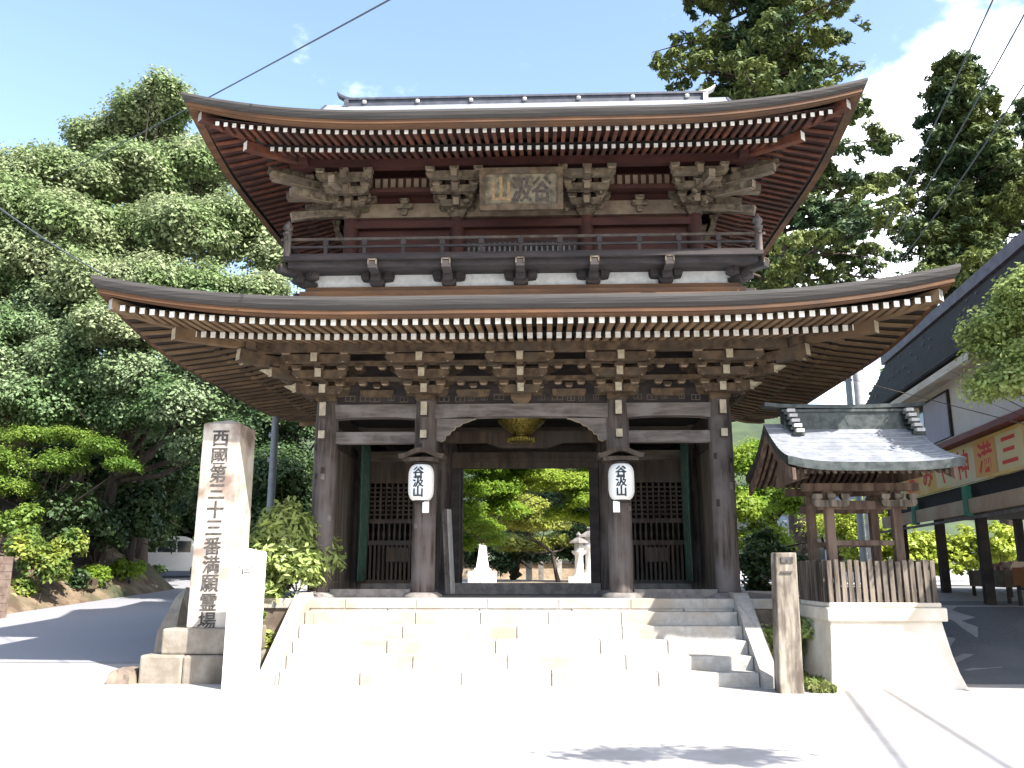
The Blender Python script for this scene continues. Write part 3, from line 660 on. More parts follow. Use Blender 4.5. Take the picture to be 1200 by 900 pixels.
# ---- upper storey
b = MB()
b.box(-4.12, 4.06, 14.60, 20.2, 6.36, 6.47); b.box(-4.06, 4.0, 14.66, 20.14, 6.472, 6.58); b.box(-3.98, 3.92, 14.74, 20.06, 6.582, 6.68)
b.build('upper_sill', M['fascia'], gate)
b = MB(); b.box(-3.92, 3.86, 14.82, 20.0, 6.68, 7.0); b.build('plaster_band', M['plaster'], gate)
def koshi(x, y, rz, corner=False):
    b = MB()
    for hw, z in ((0.30, 6.86),): arm(b, 0, -0.05, z, hw, .14, .15)
    masu(b, 0, -.03, 6.68, .26, .1); b.box(-.28, -.14, -.16, 0.04, 6.80, 6.95, 0); b.box(.14, .28, -.16, 0.04, 6.80, 6.95, 0)
    b.bar((0, -0.62, 6.93), (0, 0.02, 6.90), 0.15, 0.16, 0, 0); b.bar((0, -0.30, 6.80), (0, 0.0, 6.79), .17, .14, 0, 0)
    b.bar((-0.07, -0.63, 6.955), (-0.07, -0.60, 6.955), 0.02, 0.10, 1); b.bar((0.07, -0.63, 6.955), (0.07, -0.60, 6.955), 0.02, 0.10, 1); b.bar((0, -0.63, 7.0), (0, -0.60, 7.0), 0.15, 0.02, 1)
    return put(b, 'balcony_bracket', [M['dark'], M['carved'], M['dark']], x, y, rz, gate)
for i in range(-2, 3): koshi(-0.03 + i * 1.31, 14.8, 0)
for sx in (-1, 1):
    koshi(sx * 3.9 - .03, 14.82, sx * R(45)); 
    for y in (16.1, 17.4, 18.7): koshi(sx * 3.93 - .03, y, sx * R(90))
bal = MB(); bal.box(-4.28, 4.24, 14.25, 20.55, 7.04, 7.11); bal.box(-4.2, 4.16, 14.34, 20.46, 6.93, 7.038); bo = bal.build('balcony', M['dark'], gate)
def rails(z0, z1, inset, over, m, name):
    b = MB(); X0, X1, Y0_, Y1_ = -4.22 + inset, 4.18 - inset, 14.31 + inset, 20.49 - inset; w = (z1 - z0) / 2
    b.box(X0 - over, X1 + over, Y0_ - w, Y0_ + w, z0, z1); b.box(X0 - over, X1 + over, Y1_ - w, Y1_ + w, z0, z1)
    b.box(X0 - w, X0 + w, Y0_ - over, Y1_ + over, z0 + .002, z1 + .002); b.box(X1 - w, X1 + w, Y0_ - over, Y1_ + over, z0 + .002, z1 + .002); return b.build(name, m, bo)
rails(7.112, 7.16, 0.0, 0.05, M['dark'], 'bottom_rail'); rails(7.27, 7.31, 0, 0, M['dark'], 'middle_rail'); rails(7.415, 7.46, 0, 0.12, M['wood'], 'top_rail')
for i in range(13):
    x = -4.22 + i * 8.4 / 12
    if i in (0, 12): continue
    b = MB(); b.box(x - .03, x + .03, 14.285, 14.335, 7.16, 7.27); b.box(x - .045, x + .045, 14.275, 14.345, 7.312, 7.412); b.build('baluster', M['dark'], bo)
for x in (-4.22, 4.18):
    for i in range(1, 9):
        y = 14.31 + i * 0.687; b = MB(); b.box(x - .03, x + .03, y - .03, y + .03, 7.16, 7.41); b.build('baluster', M['dark'], bo)
    for y in (14.31, 20.49):
        b = MB(); b.lathe((x, y, 7.11), [(0.065, 0), (0.065, .42), (0.085, .43), (0.085, .46), (0.05, .47), (0.05, .50), (0.085, .54), (0.085, .59), (0.04, .65), (0.004, .70)], 14)
        b.build('finial_post', M['column'], bo)
# walls of the upper room
b = MB(); b.box(-3.3, 3.25, 15.3, 19.5, 7.11, 9.62); b.build('upper_wall', M['red'], gate)
for x in (-3.3, -1.25, 1.2, 3.25):
    b = MB(); b.cyl((x, 15.27, 7.11), (x, 15.27, 8.3), 0.14, 0.14, 16); b.build('upper_column', M['red'], gate)
for x0, x1 in ((-1.08, -0.1), (-0.0, 1.03)):
    b = MB(); b.box(x0, x1, 15.26, 15.29, 7.2, 7.75); w = b.build('window', M['dark'], gate)
    b = MB()
    for i in range(10): x = x0 + .05 + i * (x1 - x0 - .1) / 9; b.box(x - .018, x + .018, 15.235, 15.258, 7.26, 7.7)
    b.build('window_bars', M['beam_light'], w)
b = MB()
for x0, x1 in ((-3.15, -1.4), (1.35, 3.1)): b.box(x0, x1, 15.265, 15.29, 7.2, 7.9)
b.box(-3.4, 3.35, 15.16, 15.3, 8.0, 8.14); b.build('wall_rail', M['red'], gate)
b = MB(); b.box(-3.25, 3.2, 15.22, 15.298, 8.24, 8.52); b.build('pale_frieze', M['palepanel'], gate)
b = MB()
for i in range(44):
    x = -3.2 + i * 0.148; b.box(x - .045, x + .045, 14.93, 14.96, 8.72, 8.9)
b.build('eave_slats', M['palepanel'], gate)
b = MB(); b.box(-3.4, 3.35, 14.965, 15.3, 8.68, 8.94); b.box(-3.5, 3.45, 14.86, 15.0, 8.60, 8.68); b.build('wall_plate', M['red'], gate)
TU = ((0.26, 8.40), (0.50, 8.58), (0.72, 8.76))
cm = [M['carved'], M['palepanel'], M['palepanel']]
def carved_bits(b, sd, sp=1.0):       # carved cloud and beast-head noses
    r = random.Random(sd)
    for i in range(9):
        x = r.uniform(-.42, .42) * sp; z = r.uniform(8.28, 8.8); y = -r.uniform(.15, .75) * (0.4 + (z - 8.28))
        b.lathe((x, y, z), [(0.004, -.06), (0.05, -.04), (0.075, 0), (0.045, .04), (0.004, .055)], 7)
        b.bar((x, y, z), (x + r.uniform(-.12, .12), y - .14, z + r.uniform(-.06, .08)), .05, .06)
for i, x in enumerate((-3.3, -1.25, 1.2, 3.25)):
    b = cluster(TU, 8.2, True, mult=0.9); carved_bits(b, i); put(b, 'carved_bracket', cm, x, 15.25, 0, gate)
for sx, x in ((-1, -3.3), (1, 3.25)):
    for y in (15.25, 17.4, 19.5): put(cluster([(dy * .985, z + .004) for dy, z in TU], 8.2, y == 17.4, mult=.9), 'carved_bracket', cm, x, y, sx * math.pi / 2, gate)
    b = MB()
    for (off, z0, z1, L0) in ((25, 8.95, 9.02, 1.6), (10, 8.74, 8.72, 1.6), (38, 8.70, 8.66, 1.25), (0, 8.5, 8.40, 1.3), (46, 8.5, 8.46, .9), (15, 8.3, 8.05, 1.15), (-35, 8.66, 8.6, 1.0)):
        a = R(-90 + sx * off); b.bar((L0 * math.cos(a), L0 * math.sin(a), z1), (0.2 * math.cos(a), 0.2 * math.sin(a), z0), 0.12, 0.14, 0, 1)
        b.bar((L0 * math.cos(a) * .98, L0 * math.sin(a) * .98, z1 - .085), (0.5 * math.cos(a), 0.5 * math.sin(a), z0 - .1), 0.13, 0.02, 1, 1)
    carved_bits(b, 9, 1.1); put(b, 'tail_rafters', cm, x, 15.25, sx * R(45), gate)
for i, x in enumerate((-2.27, 2.22)):
    b = MB(); arm(b, 0, -.03, 8.44, .16, .1, .1); masu(b, 0, -.03, 8.5, .18); masu(b, 0, -.03, 8.27, .12, .1); put(b, 'strut', cm, x, 15.22, 0, gate)

# lantern hoods fixed on the inner columns
def hood(x):
    b = MB(); n = 14
    up_ = []; dn = []
    for i in range(n + 1):
        t = -1 + 2 * i / n; z = 3.50 + 0.13 * (0.5 + 0.5 * math.cos(t * math.pi * 0.95)) ** 1.0 - 0.0 * t + 0.02 * abs(t) ** 4
        up_.append((x + t * 0.39, z + .03)); dn.append((x + t * 0.37, z - .045))
    b.prism((up_ + dn[::-1])[::-1], 'y', 14.28, 14.74); b.prism([(x - .3, 3.50), (x + .3, 3.50), (x + .3, 3.43), (x - .3, 3.43)][::-1], 'y', 14.33, 14.72)
    return b.build('lantern_hood', M['wood'], gate)
hood(-1.72); hood(1.66)

# ------------------------------------------------------------------ things on the gate
def glyph_line(chars, size, offset, place, step, mats, name, parent, horizontal=False, scalex=1.0, scaley=1.0, bold=0.0):
    b = MB()
    for i, ch in enumerate(chars):
        vs, fs = text_mesh(ch, size, offset)
        out_ = []
        for v in vs:
            u = v.x * scalex + (i * step if horizontal else 0); w = v.y * scaley - (0 if horizontal else i * step); out_.append(place(u, w))
        for k, dx in enumerate((-bold, 0, bold) if bold else (0,)):
            b.add([(p[0] + dx, p[1] - k * .0006, p[2] + dx * .5) for p in out_], fs, 0)
    return b.build(name, mats, parent)
def lantern(x, label, side):
    yc = 14.42; r = 0.215
    t = thing('paper_lantern', label, 'lantern', (x, yc, 2.76), 'white paper lanterns on the gate columns')
    b = MB(); prof = []
    n = 26
    for i in range(n + 1):
        u = i / n; z = 0.60 * u; e = 1 - abs(2 * u - 1) ** 4.5
        prof.append((r * (0.62 + 0.38 * max(0, e) ** 0.8) + (0.004 if i % 2 else 0), z))
    b.lathe((x, yc, 2.77), prof, 28); b.build('lantern_body', M['paper'], t)
    b = MB(); b.lathe((x, yc, 3.372), [(0.135, 0), (0.135, .035)], 20); b.lathe((x, yc, 2.733), [(0.125, 0), (0.125, .035)], 20); b.cyl((x, yc, 3.4), (x, yc, 3.46), .012, .012, 6); b.build('lantern_ring', M['dark'], t)
    b = MB(); b.box(x + side * .10 - .055, x + side * .10 + .055, yc - .10, yc - .094, 2.56, 2.745); b.build('paper_tag', M['paper'], t)
    def pl(u, w):
        a = (u - 0.02) / r; return (x + (r + .006) * math.sin(a), yc - (r + .008) * math.cos(a), 3.235 + w)
    glyph_line('谷汲山', 0.19, 0.0016, pl, 0.165, M['ink'], 'lettering', t, bold=.005)
lantern(-1.72, 'white paper lantern with black characters left of the gateway', 1)
lantern(1.66, 'white paper lantern with black characters right of the gateway', -1)

pq = thing('name_plaque', 'carved wooden name plaque under the upper eaves', 'plaque', (0, 14.5, 8.1))
def tilt(y, z): return y - (z - 8.1) * 0.22
st = MB(); X0, X1, Z0, Z1 = -0.77, 0.75, 8.03, 8.78
def tb(x0, x1, z0, z1, dy, th, m=0):
    vs = [(x0, tilt(14.5, z0) - dy, z0), (x1, tilt(14.5, z0) - dy, z0), (x1, tilt(14.5, z0) - dy + th, z0), (x0, tilt(14.5, z0) - dy + th, z0), (x0, tilt(14.5, z1) - dy, z1), (x1, tilt(14.5, z1) - dy, z1), (x1, tilt(14.5, z1) - dy + th, z1), (x0, tilt(14.5, z1) - dy + th, z1)]
    st.add(vs, [(3, 2, 1, 0), (4, 5, 6, 7), (0, 1, 5, 4), (1, 2, 6, 5), (2, 3, 7, 6), (3, 0, 4, 7)], m)
tb(X0 + .1, X1 - .1, Z0 + .1, Z1 - .1, 0, .04); st.build('board', mat('plaque_board', (.07, .055, .035), (.17, .14, .095), 7, .8, .3), pq)
st = MB(); tb(X0, X1, Z0, Z0 + .1, .05, .09); tb(X0, X1, Z1 - .1, Z1, .05, .09); tb(X0, X0 + .1, Z0 + .1, Z1 - .1, .05, .09); tb(X1 - .1, X1, Z0 + .1, Z1 - .1, .05, .09)
st.build('frame', M['bracket'], pq)
for ch, xx, mt in (('山', -.38, M['giltink']), ('汲', 0.0, M['darkink']), ('谷', .37, M['darkink'])):
    glyph_line(ch, 0.40, 0.005, lambda u, w, xx=xx: (xx + u, tilt(14.5, 8.41 + w) - .006, 8.41 + w), 1, mt, 'lettering', pq, scaley=1.2, bold=.008)

og = thing('brass_canopy', 'gold brass hanging ornament behind the front beam of the gate', 'ornament', (-0.06, 16.1, 4.0))
b = MB(); b.lathe((-0.06, 16.05, 4.0), [(0.10, 0.0), (0.24, 0.03), (0.26, 0.07), (0.13, 0.10), (0.15, 0.15), (0.30, 0.25), (0.42, 0.36), (0.46, 0.42), (0.40, 0.46), (0.05, 0.5)], 28, 0); b.build('canopy', M['gold'], og)
b = MB()
for i in range(28):
    a = i * 2 * math.pi / 28; ca, sa = math.cos(a), math.sin(a)
    b.bar((-0.06 + .15 * ca, 16.05 + .15 * sa, 4.14), (-0.06 + .44 * ca, 16.05 + .44 * sa, 4.39), .02, .02)
    b.bar((-0.06 + .25 * ca, 16.05 + .25 * sa, 4.07), (-0.06 + .25 * ca, 16.05 + .25 * sa, 4.0), .02, .02)
b.cyl((-0.06, 16.05, 4.49), (-0.06, 16.05, 4.53), .02, .02, 6); b.build('pendants', M['gold'], og)

for sx, lab, sd in ((-1, 'green netting hung along the left inner side wall of the gate', 1), (1, 'green netting hung along the right inner side wall of the gate', 2)):
    b = MB(); x = sx * 3.2 - (0.02 if sx < 0 else 0.03); n = 22; rn = random.Random(sd); vs = []
    for zi in range(9):
        for i in range(n):
            y = 16.45 + i * 0.036; vs.append((x - sx * (0.03 * math.sin(i * 1.5 + zi * .3) + .03), y, 1.42 + zi * 0.335))
    b.add(vs, [(j * n + i, j * n + i + 1, (j + 1) * n + i + 1, (j + 1) * n + i) for j in range(8) for i in range(n - 1)], 0, True)
    o = b.build('green_net', M['greennet']); tag(o, lab, 'netting', 'green nets inside the gate')
    md = o.modifiers.new('thickness', 'SOLIDIFY'); md.thickness = 0.012
for k, (x, lab) in enumerate(((-1.47, 'pale folded board leaning inside the gateway by the left jamb, nearer one'), (-1.40, 'pale folded board leaning inside the gateway by the left jamb, farther one'))):
    b = MB(); y = 16.55 + k * .22; b.bar((x - .0, y, PZ + .02), (x - .1, y + .02, PZ + 1.62), .2, .03); tag(b.build('leaning_board', M['plaster'] if k else M['beam_light']), lab, 'board', 'boards leaning in the gateway')

# ------------------------------------------------------------------ left stone pillar
sp = thing('stone_pillar', 'tall inscribed square stone pillar on a two-tier stone base', 'stone pillar', (-4.73, 13.5, 0))
xL, xR, yF, yB = -5.04, -4.44, 13.2, 13.92
b = MB()
vs = [(xL - .02, yF - .02, .77), (xR + .02, yF - .02, .77), (xR + .02, yB, .77), (xL - .02, yB, .77), (xL, yF, 3.9), (xR, yF, 3.9), (xR, yB, 3.9), (xL, yB, 3.9), ((xL + xR) / 2, (yF + yB) / 2, 4.02)]
b.add(vs, [(3, 2, 1, 0), (0, 1, 5, 4), (1, 2, 6, 5), (2, 3, 7, 6), (3, 0, 4, 7), (4, 5, 8), (5, 6, 8), (6, 7, 8), (7, 4, 8)]); b.build('shaft', M['pillarst'], sp, 0.02)
b = MB(); b.box(-5.34, -4.1, 13.0, 14.05, .40, .77); b.build('upper_tier', M['basest'], sp, 0.03)
b = MB(); b.box(-5.6, -4.96, 12.9, 14.3, -.1, .40); b.box(-4.955, -4.0, 12.9, 14.3, -.1, .395); b.build('lower_tier', M['basest'], sp, 0.035)
glyph_line('西國第三十三番満願霊場', 0.285, 0.0025, lambda u, w: (-4.745 + u, yF - 0.006 - 0.02 * (3.55 - w) * 0 - (0.02 * (1 - (3.66 + w - .77) / 3.13)), 3.66 + w), 0.279, M['engr'], 'inscription', sp, scalex=0.98, bold=.0055)
# boulder behind the pillar
def boulder(name, c, r, m, label, sd, cat='rock', group=None):
    bpy_m = MB(); rn = random.Random(sd); n = 14; k = 9; vs = []
    ph = [rn.uniform(0, 6) for _ in range(6)]
    for j in range(k + 1):
        th = math.pi * j / k
        for i in range(n):
            a = 2 * math.pi * i / n; d = Vector((math.sin(th) * math.cos(a), math.sin(th) * math.sin(a), math.cos(th)))
            q = 1 + .16 * math.sin(3 * d.x + ph[0]) + .12 * math.sin(5 * d.y + ph[1]) + .1 * math.sin(4 * d.z + ph[2]) + .05 * math.sin(9 * d.x + ph[3])
            sq = lambda t: math.copysign(abs(t) ** 0.75, t)
            vs.append((c[0] + sq(d.x) * r[0] * q, c[1] + sq(d.y) * r[1] * q, c[2] + sq(d.z) * r[2] * q))
    bpy_m.add(vs, [(j * n + i, (j + 1) * n + i, (j + 1) * n + (i + 1) % n, j * n + (i + 1) % n) for j in range(k) for i in range(n)], 0, False)
    o = bpy_m.build(name, m); tag(o, label, cat, group); return o
boulder('boulder', (-5.75, 14.75, 0.5), (0.36, 0.5, 0.66), M['basest'], 'brown boulder behind the base of the tall stone pillar', 4)
boulder('boulder', (-5.85, 13.1, 0.05), (0.2, 0.3, 0.18), M['wallst'], 'small dark rock beside the left foot of the pillar base', 6)

wp = thing('white_stone_post', 'short plain white stone post in front of the tall pillar', 'stone post', (-3.95, 12.45, 0))
b = MB(); b.box(-4.14, -3.71, 12.3, 12.62, -.1, 1.88, 0); b.add([(-4.14, 12.3, 1.88), (-3.71, 12.3, 1.88), (-3.71, 12.62, 1.88), (-4.14, 12.62, 1.88), (-3.925, 12.46, 1.93)], [(0, 1, 4), (1, 2, 4), (2, 3, 4), (3, 0, 4)])
b.build('post', M['whitest'], wp, 0.015)
b = MB()
for q in ((-4.0, -3.79, 1.66, 1.672), (-4.0, -3.992, 1.60, 1.66), (-3.8, -3.79, 1.61, 1.66), (-3.95, -3.93, 1.56, 1.64), (-3.92, -3.83, 1.585, 1.6), (-3.9, -3.85, 1.62, 1.635)): b.box(q[0], q[1], 12.296, 12.3, q[2], q[3])
b.build('engraved_mark', M['engr'], wp)

mk = thing('stone_marker', 'dark stained square stone marker post at the right foot of the steps', 'stone post', (3.66, 12.35, 0))
b = MB(); b.add([(3.50, 12.2, -.1), (3.83, 12.2, -.1), (3.83, 12.5, -.1), (3.50, 12.5, -.1), (3.57, 12.23, 1.86), (3.86, 12.23, 1.86), (3.86, 12.5, 1.86), (3.57, 12.5, 1.86)], [(3, 2, 1, 0), (4, 5, 6, 7), (0, 1, 5, 4), (1, 2, 6, 5), (2, 3, 7, 6), (3, 0, 4, 7)])
b.build('post', M['markerst'], mk, 0.018)
b = MB(); b.box(3.64, 3.80, 12.212, 12.226, 1.72, 1.80); b.box(3.62, 3.78, 12.20, 12.222, 1.585, 1.605); b.build('dark_stain', M['engr'], mk)

# ------------------------------------------------------------------ small shrine pavilion on the right
sh = thing('shrine_pavilion', 'small wooden shrine pavilion with grey roof on a flared cream pedestal', 'shrine', (5.27, 13.8, 0))
sx0, sx1, sy0, sy1 = 4.46, 6.08, 12.9, 14.5
b = MB(); lv = [(0.0, 0.17), (0.2, 0.105), (0.45, 0.05), (0.7, 0.01), (0.9, -0.02)]
vs = []
for z, e in [(-.2, .2)] + lv:
    q = 0.6
    vs += [(sx0 - e * q, sy0 - e, z), (sx1 + e, sy0 - e, z), (sx1 + e, sy1 + e, z), (sx0 - e * q, sy1 + e, z)]
b.add(vs, [(j * 4 + i, j * 4 + (i + 1) % 4, (j + 1) * 4 + (i + 1) % 4, (j + 1) * 4 + i) for j in range(5) for i in range(4)]); b.build('pedestal', M['cream_st'], sh, 0.02)
b = MB(); b.box(sx0 - .03, sx1 + .05, sy0 - .03, sy1 + .05, .9, 1.09); b.box(sx0 + .02, sx1 - .0, sy0 + .02, sy1 - .0, 1.09, 1.16); b.build('pedestal_slab', M['cream_st'], sh, 0.02)
for x in (4.68, 5.68):
    for y in (13.25, 14.15):
        b = MB(); b.bar((x, y, 1.16), (x, y, 2.92), .13, .13); b.build('post', M['shwood'], sh, .01)
b = MB(); b.box(4.52, 5.84, 13.20, 13.30, 2.52, 2.65); b.box(4.52, 5.84, 14.10, 14.20, 2.52, 2.65); b.box(4.63, 4.73, 13.1, 14.3, 2.66, 2.78); b.box(5.63, 5.73, 13.1, 14.3, 2.66, 2.78)
b.box(4.68, 5.68, 13.22, 13.28, 1.98, 2.06); b.box(4.68, 5.68, 14.12, 14.18, 1.98, 2.06); b.box(4.3, 6.05, 13.2, 13.3, 2.8, 2.92); b.box(4.3, 6.05, 14.1, 14.2, 2.8, 2.92); b.build('beam', M['shwood'], sh, .008)
# brackets beside the post tops
for x in (4.68, 5.68):
    b = MB(); arm(b, x, 13.10, 2.60, .26, .08, .1); [masu(b, x + k * .2, 13.10, 2.652, .12, .09) for k in (-1, 0, 1)]; b.bar((x, 12.98, 2.6), (x, 13.19, 2.6), .07, .1); b.build('bracket', [M['fence'], M['fence'], M['fence']], sh)
rp = []
def rz_(d): return 3.12 + 0.28 * d + 0.24 * d * d            # d from eave to ridge (0..1.3)
b = MB(); rx0, rx1 = 3.86, 6.30; nx = 13; nd = 9; YR = 13.52
def rv(x, t, sy, dz=0):
    u = abs((x - (rx0 + rx1) / 2) / ((rx1 - rx0) / 2)); d = 1.3 * t
    flare = 0.10 * u ** 4 * (1 - t) + (0.0)
    xx = x + math.copysign(0.16 * u ** 3 * (1 - t) ** 2 - .02, x - (rx0 + rx1) / 2) * (1 if x > 5.08 else .2)
    return (xx, YR + sy * (1.3 - d), rz_(d) + flare + dz)
gx = np.linspace(rx0, rx1 - .1, nx)
for sy in (-1, 1):
    vs = [rv(x, j / (nd - 1), sy) for j in range(nd) for x in gx]; vb = [rv(x, j / (nd - 1), sy, -.125) for j in range(nd) for x in gx]
    fs = [(j * nx + i, j * nx + i + 1, (j + 1) * nx + i + 1, (j + 1) * nx + i) for j in range(nd - 1) for i in range(nx - 1)]
    b.add(vs, fs, 0, True); b.add(vb, [f[::-1] for f in fs], 1, True)
    b.add([vs[i] for i in range(nx)] + [vb[i] for i in range(nx)], [(i, nx + i, nx + i + 1, i + 1) for i in range(nx - 1)], 2)
    for e in (0, nx - 1): b.add([vs[j * nx + e] for j in range(nd)] + [vb[j * nx + e] for j in range(nd)], [(j, j + 1, nd + j + 1, nd + j) for j in range(nd - 1)], 2)
ro = b.build('roof', [M['shroof'], M['soffit'], M['shridge']], sh)
b = MB()
for j in range(1, 11):   # shingle courses
    t = j / 11
    for sy in (-1, 1):
        pts = [rv(x, t, sy, .004) for x in gx]; b.poly(pts, .014, .012)
b.build('shingle_courses', M['shroof'], ro)
b = MB()
for i in range(22):
    x = 4.0 + i * 0.105
    for sy in (-1, 1): b.poly([(x, YR + sy * (1.3 - 1.3 * t), rz_(1.3 * t) - .16) for t in (0.10, .35, .7, 1)], .045, .06, 0, 1)
b.build('rafters', [M['shwood'], M['fence']], ro); 
for x in (rx0 + .04, rx1 - .15):
    b = MB()
    for sy in (-1, 1): b.poly([(x, YR + sy * (1.32 - 1.3 * t), rz_(1.3 * t) - .17) for t in (0, .2, .4, .6, .8, 1)], .05, .16)
    b.build('barge_board', M['shwood'], ro)
    g = MB(); g.prism([(YR - .9, 2.95), (YR + .9, 2.95), (YR + .5, 3.3), (YR, 3.66), (YR - .5, 3.3)], 'x', x + (.3 if x < 5 else -.3), x + (.33 if x < 5 else -.27)); g.build('gable_panel', M['shwood'], ro)
b = MB(); b.box(4.15, 6.1, YR - .10, YR + .10, 3.82, 4.06); b.box(4.12, 6.13, YR - .13, YR + .13, 3.76, 3.83); b.box(4.12, 6.13, YR - .13, YR + .13, 4.06, 4.10)
b.poly([(3.86, YR, 4.19), (4.1, YR, 4.16), (5.1, YR, 4.14), (6.1, YR, 4.16), (6.36, YR, 4.19)], .26, .06); b.build('ridge', M['shridge'], ro)
for x in (4.2, 6.03):
    b = MB()
    for k in range(5): b.bar((x - .02 + .02 * k, YR - .17 - .035 * k, 4.07 - .085 * k), (x + .1 + .02 * k, YR - .17 - .035 * k, 4.07 - .085 * k), .12, .05, 0); b.bar((x - .06 + .02 * k, YR - .12 - .03 * k, 4.03 - .085 * k), (x + .12 + .02 * k, YR - .12 - .03 * k, 4.03 - .085 * k), .14, .045, 1)
    b.build('ridge_end', [M['plaster'], M['shridge']], ro)
def pickets(b, p, q, n, h):
    for i in range(n):
        t = i / (n - 1); x = p[0] + (q[0] - p[0]) * t; y = p[1] + (q[1] - p[1]) * t; w = .032
        b.box(x - w, x + w, y - w * .6, y + w * .6, 1.16, 1.16 + h + .02 * math.sin(i * 2.3))
fs_ = MB(); pickets(fs_, (sx0 + .07, sy0 + .08), (sx1 - .06, sy0 + .08), 16, .6); pickets(fs_, (sx0 + .07, sy1 - .08), (sx1 - .06, sy1 - .08), 16, .6)
pickets(fs_, (sx0 + .07, sy0 + .2), (sx0 + .07, sy1 - .2), 13, .6); pickets(fs_, (sx1 - .06, sy0 + .2), (sx1 - .06, sy1 - .2), 13, .6)
fo = fs_.build('picket_fence', M['fence'], sh)
b = MB()
for z in (1.30, 1.62):
    b.box(sx0 + .05, sx1 - .04, sy0 + .105, sy0 + .135, z, z + .05); b.box(sx0 + .05, sx1 - .04, sy1 - .135, sy1 - .105, z, z + .05)
    b.box(sx0 + .095, sx0 + .125, sy0 + .14, sy1 - .14, z, z + .05); b.box(sx1 - .115, sx1 - .085, sy0 + .14, sy1 - .14, z, z + .05)
b.build('fence_rail', M['fence'], fo)

# ------------------------------------------------------------------ shop building on the right
SH0 = Vector((9.15, 16.0, 0)); su = Vector((math.sin(R(6.15)), math.cos(R(6.15)), 0)); sw = Vector((su.y, -su.x, 0))
shop = thing('shop_building', 'two-storey souvenir shop with dark tiled roof and open ground floor', 'building', SH0)
SM = Matrix(((su.x, sw.x, 0, SH0.x), (su.y, sw.y, 0, SH0.y), (0, 0, 1, 0), (0, 0, 0, 1)))   # local x along facade, y = depth away from the street
# (su, sw) is left handed, so mirror faces are harmless
def sb(bm, name, m, parent=shop, bevel=0): bm.xf(SM); return bm.build(name, m, parent, bevel)
GZ = 0.93
b = MB(); b.box(-5, 8.0, 0.02, 6, 4.15, 6.0); sb(b, 'upper_wall', M['white'])
b = MB(); b.box(-5.4, 8.2, -0.25, 0.015, 4.32, 4.44); sb(b, 'string_course', M['cream_st'])
b = MB(); b.box(-5.4, 8.1, -0.5, 0.01, 4.20, 4.315); sb(b, 'awning_edge', M['redstrip'])
# roof slope as courses of tiles
rl = MB(); e0 = (-0.55, 5.9); r0 = (0.4, 7.6)
rl.add([(-5.5, e0[0], e0[1]), (8.9, e0[0], e0[1]), (8.9, r0[0], r0[1]), (-5.5, r0[0], r0[1]), (-5.5, 5.5, 5.9), (8.9, 5.5, 5.9)], [(0, 1, 2, 3), (3, 2, 5, 4), (1, 5, 2), (0, 3, 4), (0, 4, 5, 1)])
for i in range(20):
    t = (i + .5) / 20; y = e0[0] + (r0[0] - e0[0]) * t; z = e0[1] + (r0[1] - e0[1]) * t; rl.bar((-5.5, y, z + .02), (8.9, y, z + .02), .05, .05)
rfo = sb(rl, 'roof', M['tile'])
b = MB(); b.bar((-5.5, r0[0], r0[1] + .08), (8.95, r0[0], r0[1] + .08), .32, .26); sb(b, 'ridge_tiles', M['tileridge'], rfo)
b = MB(); b.box(-5.4, 8.8, -.53, -.40, 5.66, 5.82); b.box(-5.4, 8.8, -.4, 0.02, 5.78, 5.82); sb(b, 'eave_board', M['cream_st'], rfo)
b = MB(); rg = random.Random(8)
for t in (0.22, .42, .62, .8):
    y = e0[0] + (r0[0] - e0[0]) * t - .06; z = e0[1] + (r0[1] - e0[1]) * t + .04
    for i in range(28):
        if rg.random() < .6: continue
        x = -5 + i * .5; b = MB(); b.add([(x - .04, y, z), (x + .04, y, z), (x, y + .02, z + .08), (x, y + .05, z)], [(0, 1, 2), (1, 3, 2), (3, 0, 2), (0, 3, 1)]); sb(b, 'snow_guard', M['tileridge'], rfo)
for x0, x1 in ((3.2, 5.2), (-2.6, -0.8)):
    b = MB(); b.box(x0, x1, -.03, 0.018, 4.50, 5.62); wo = sb(b, 'window', M['dark'])
    b = MB(); b.box(x0 + .07, x0 + (x1 - x0) * .82, -.045, -.032, 4.56, 5.56); sb(b, 'curtain', M['curtain'], wo)
    b = MB(); b.box(x0 + (x1 - x0) * .84, x1 - .05, -.045, -.032, 4.56, 5.56); sb(b, 'pane', M['glass'], wo)
# yellow sign board with red characters
b = MB(); b.box(-5.2, 7.9, -.32, -.24, 3.36, 4.16); sgn = sb(b, 'shop_sign', M['yellow'])
for lx, w_, mt in ((1.95, .5, 'palecream'), (0.75, .55, 'orangep'), (3.1, .5, 'palecream'), (5.35, .5, 'orangep'), (6.6, .45, 'palecream'), (-.35, .6, 'palecream')):
    b = MB(); b.box(lx - w_, lx + w_, -.3235, -.3205, 3.42, 4.1); sb(b, 'colour_patch', M[mt], sgn)
items = [('三', -0.35, M['redink']), ('満', 0.75, M['redink']), ('神', 1.95, M['redink']), ('や', 3.1, M['redink']), ('み', 4.15, M['redink']), ('お', 5.35, M['redink']), ('店', 6.6, M['blueink']), ('茶', -1.6, M['redink'])]
for ch, lx, mt in items:
    g = MB(); vs, fs = text_mesh(ch, 0.62, 0.012); g.add([(lx - v.x * 1.2, -.326, 3.77 + v.y) for v in vs], fs); sb(g, 'sign_character', mt, sgn)
b = MB(); b.box(-5.2, 7.9, -.26, -.2, 3.05, 3.35); sb(b, 'dark_gap', M['black'])
for x0, x1 in ((-5.2, -1.75), (-1.45, 1.6), (1.85, 5.0), (5.2, 7.9)):
    b = MB(); b.box(x0, x1, -.42, -.36, 2.74, 3.03); sb(b, 'lower_sign', M['board'])
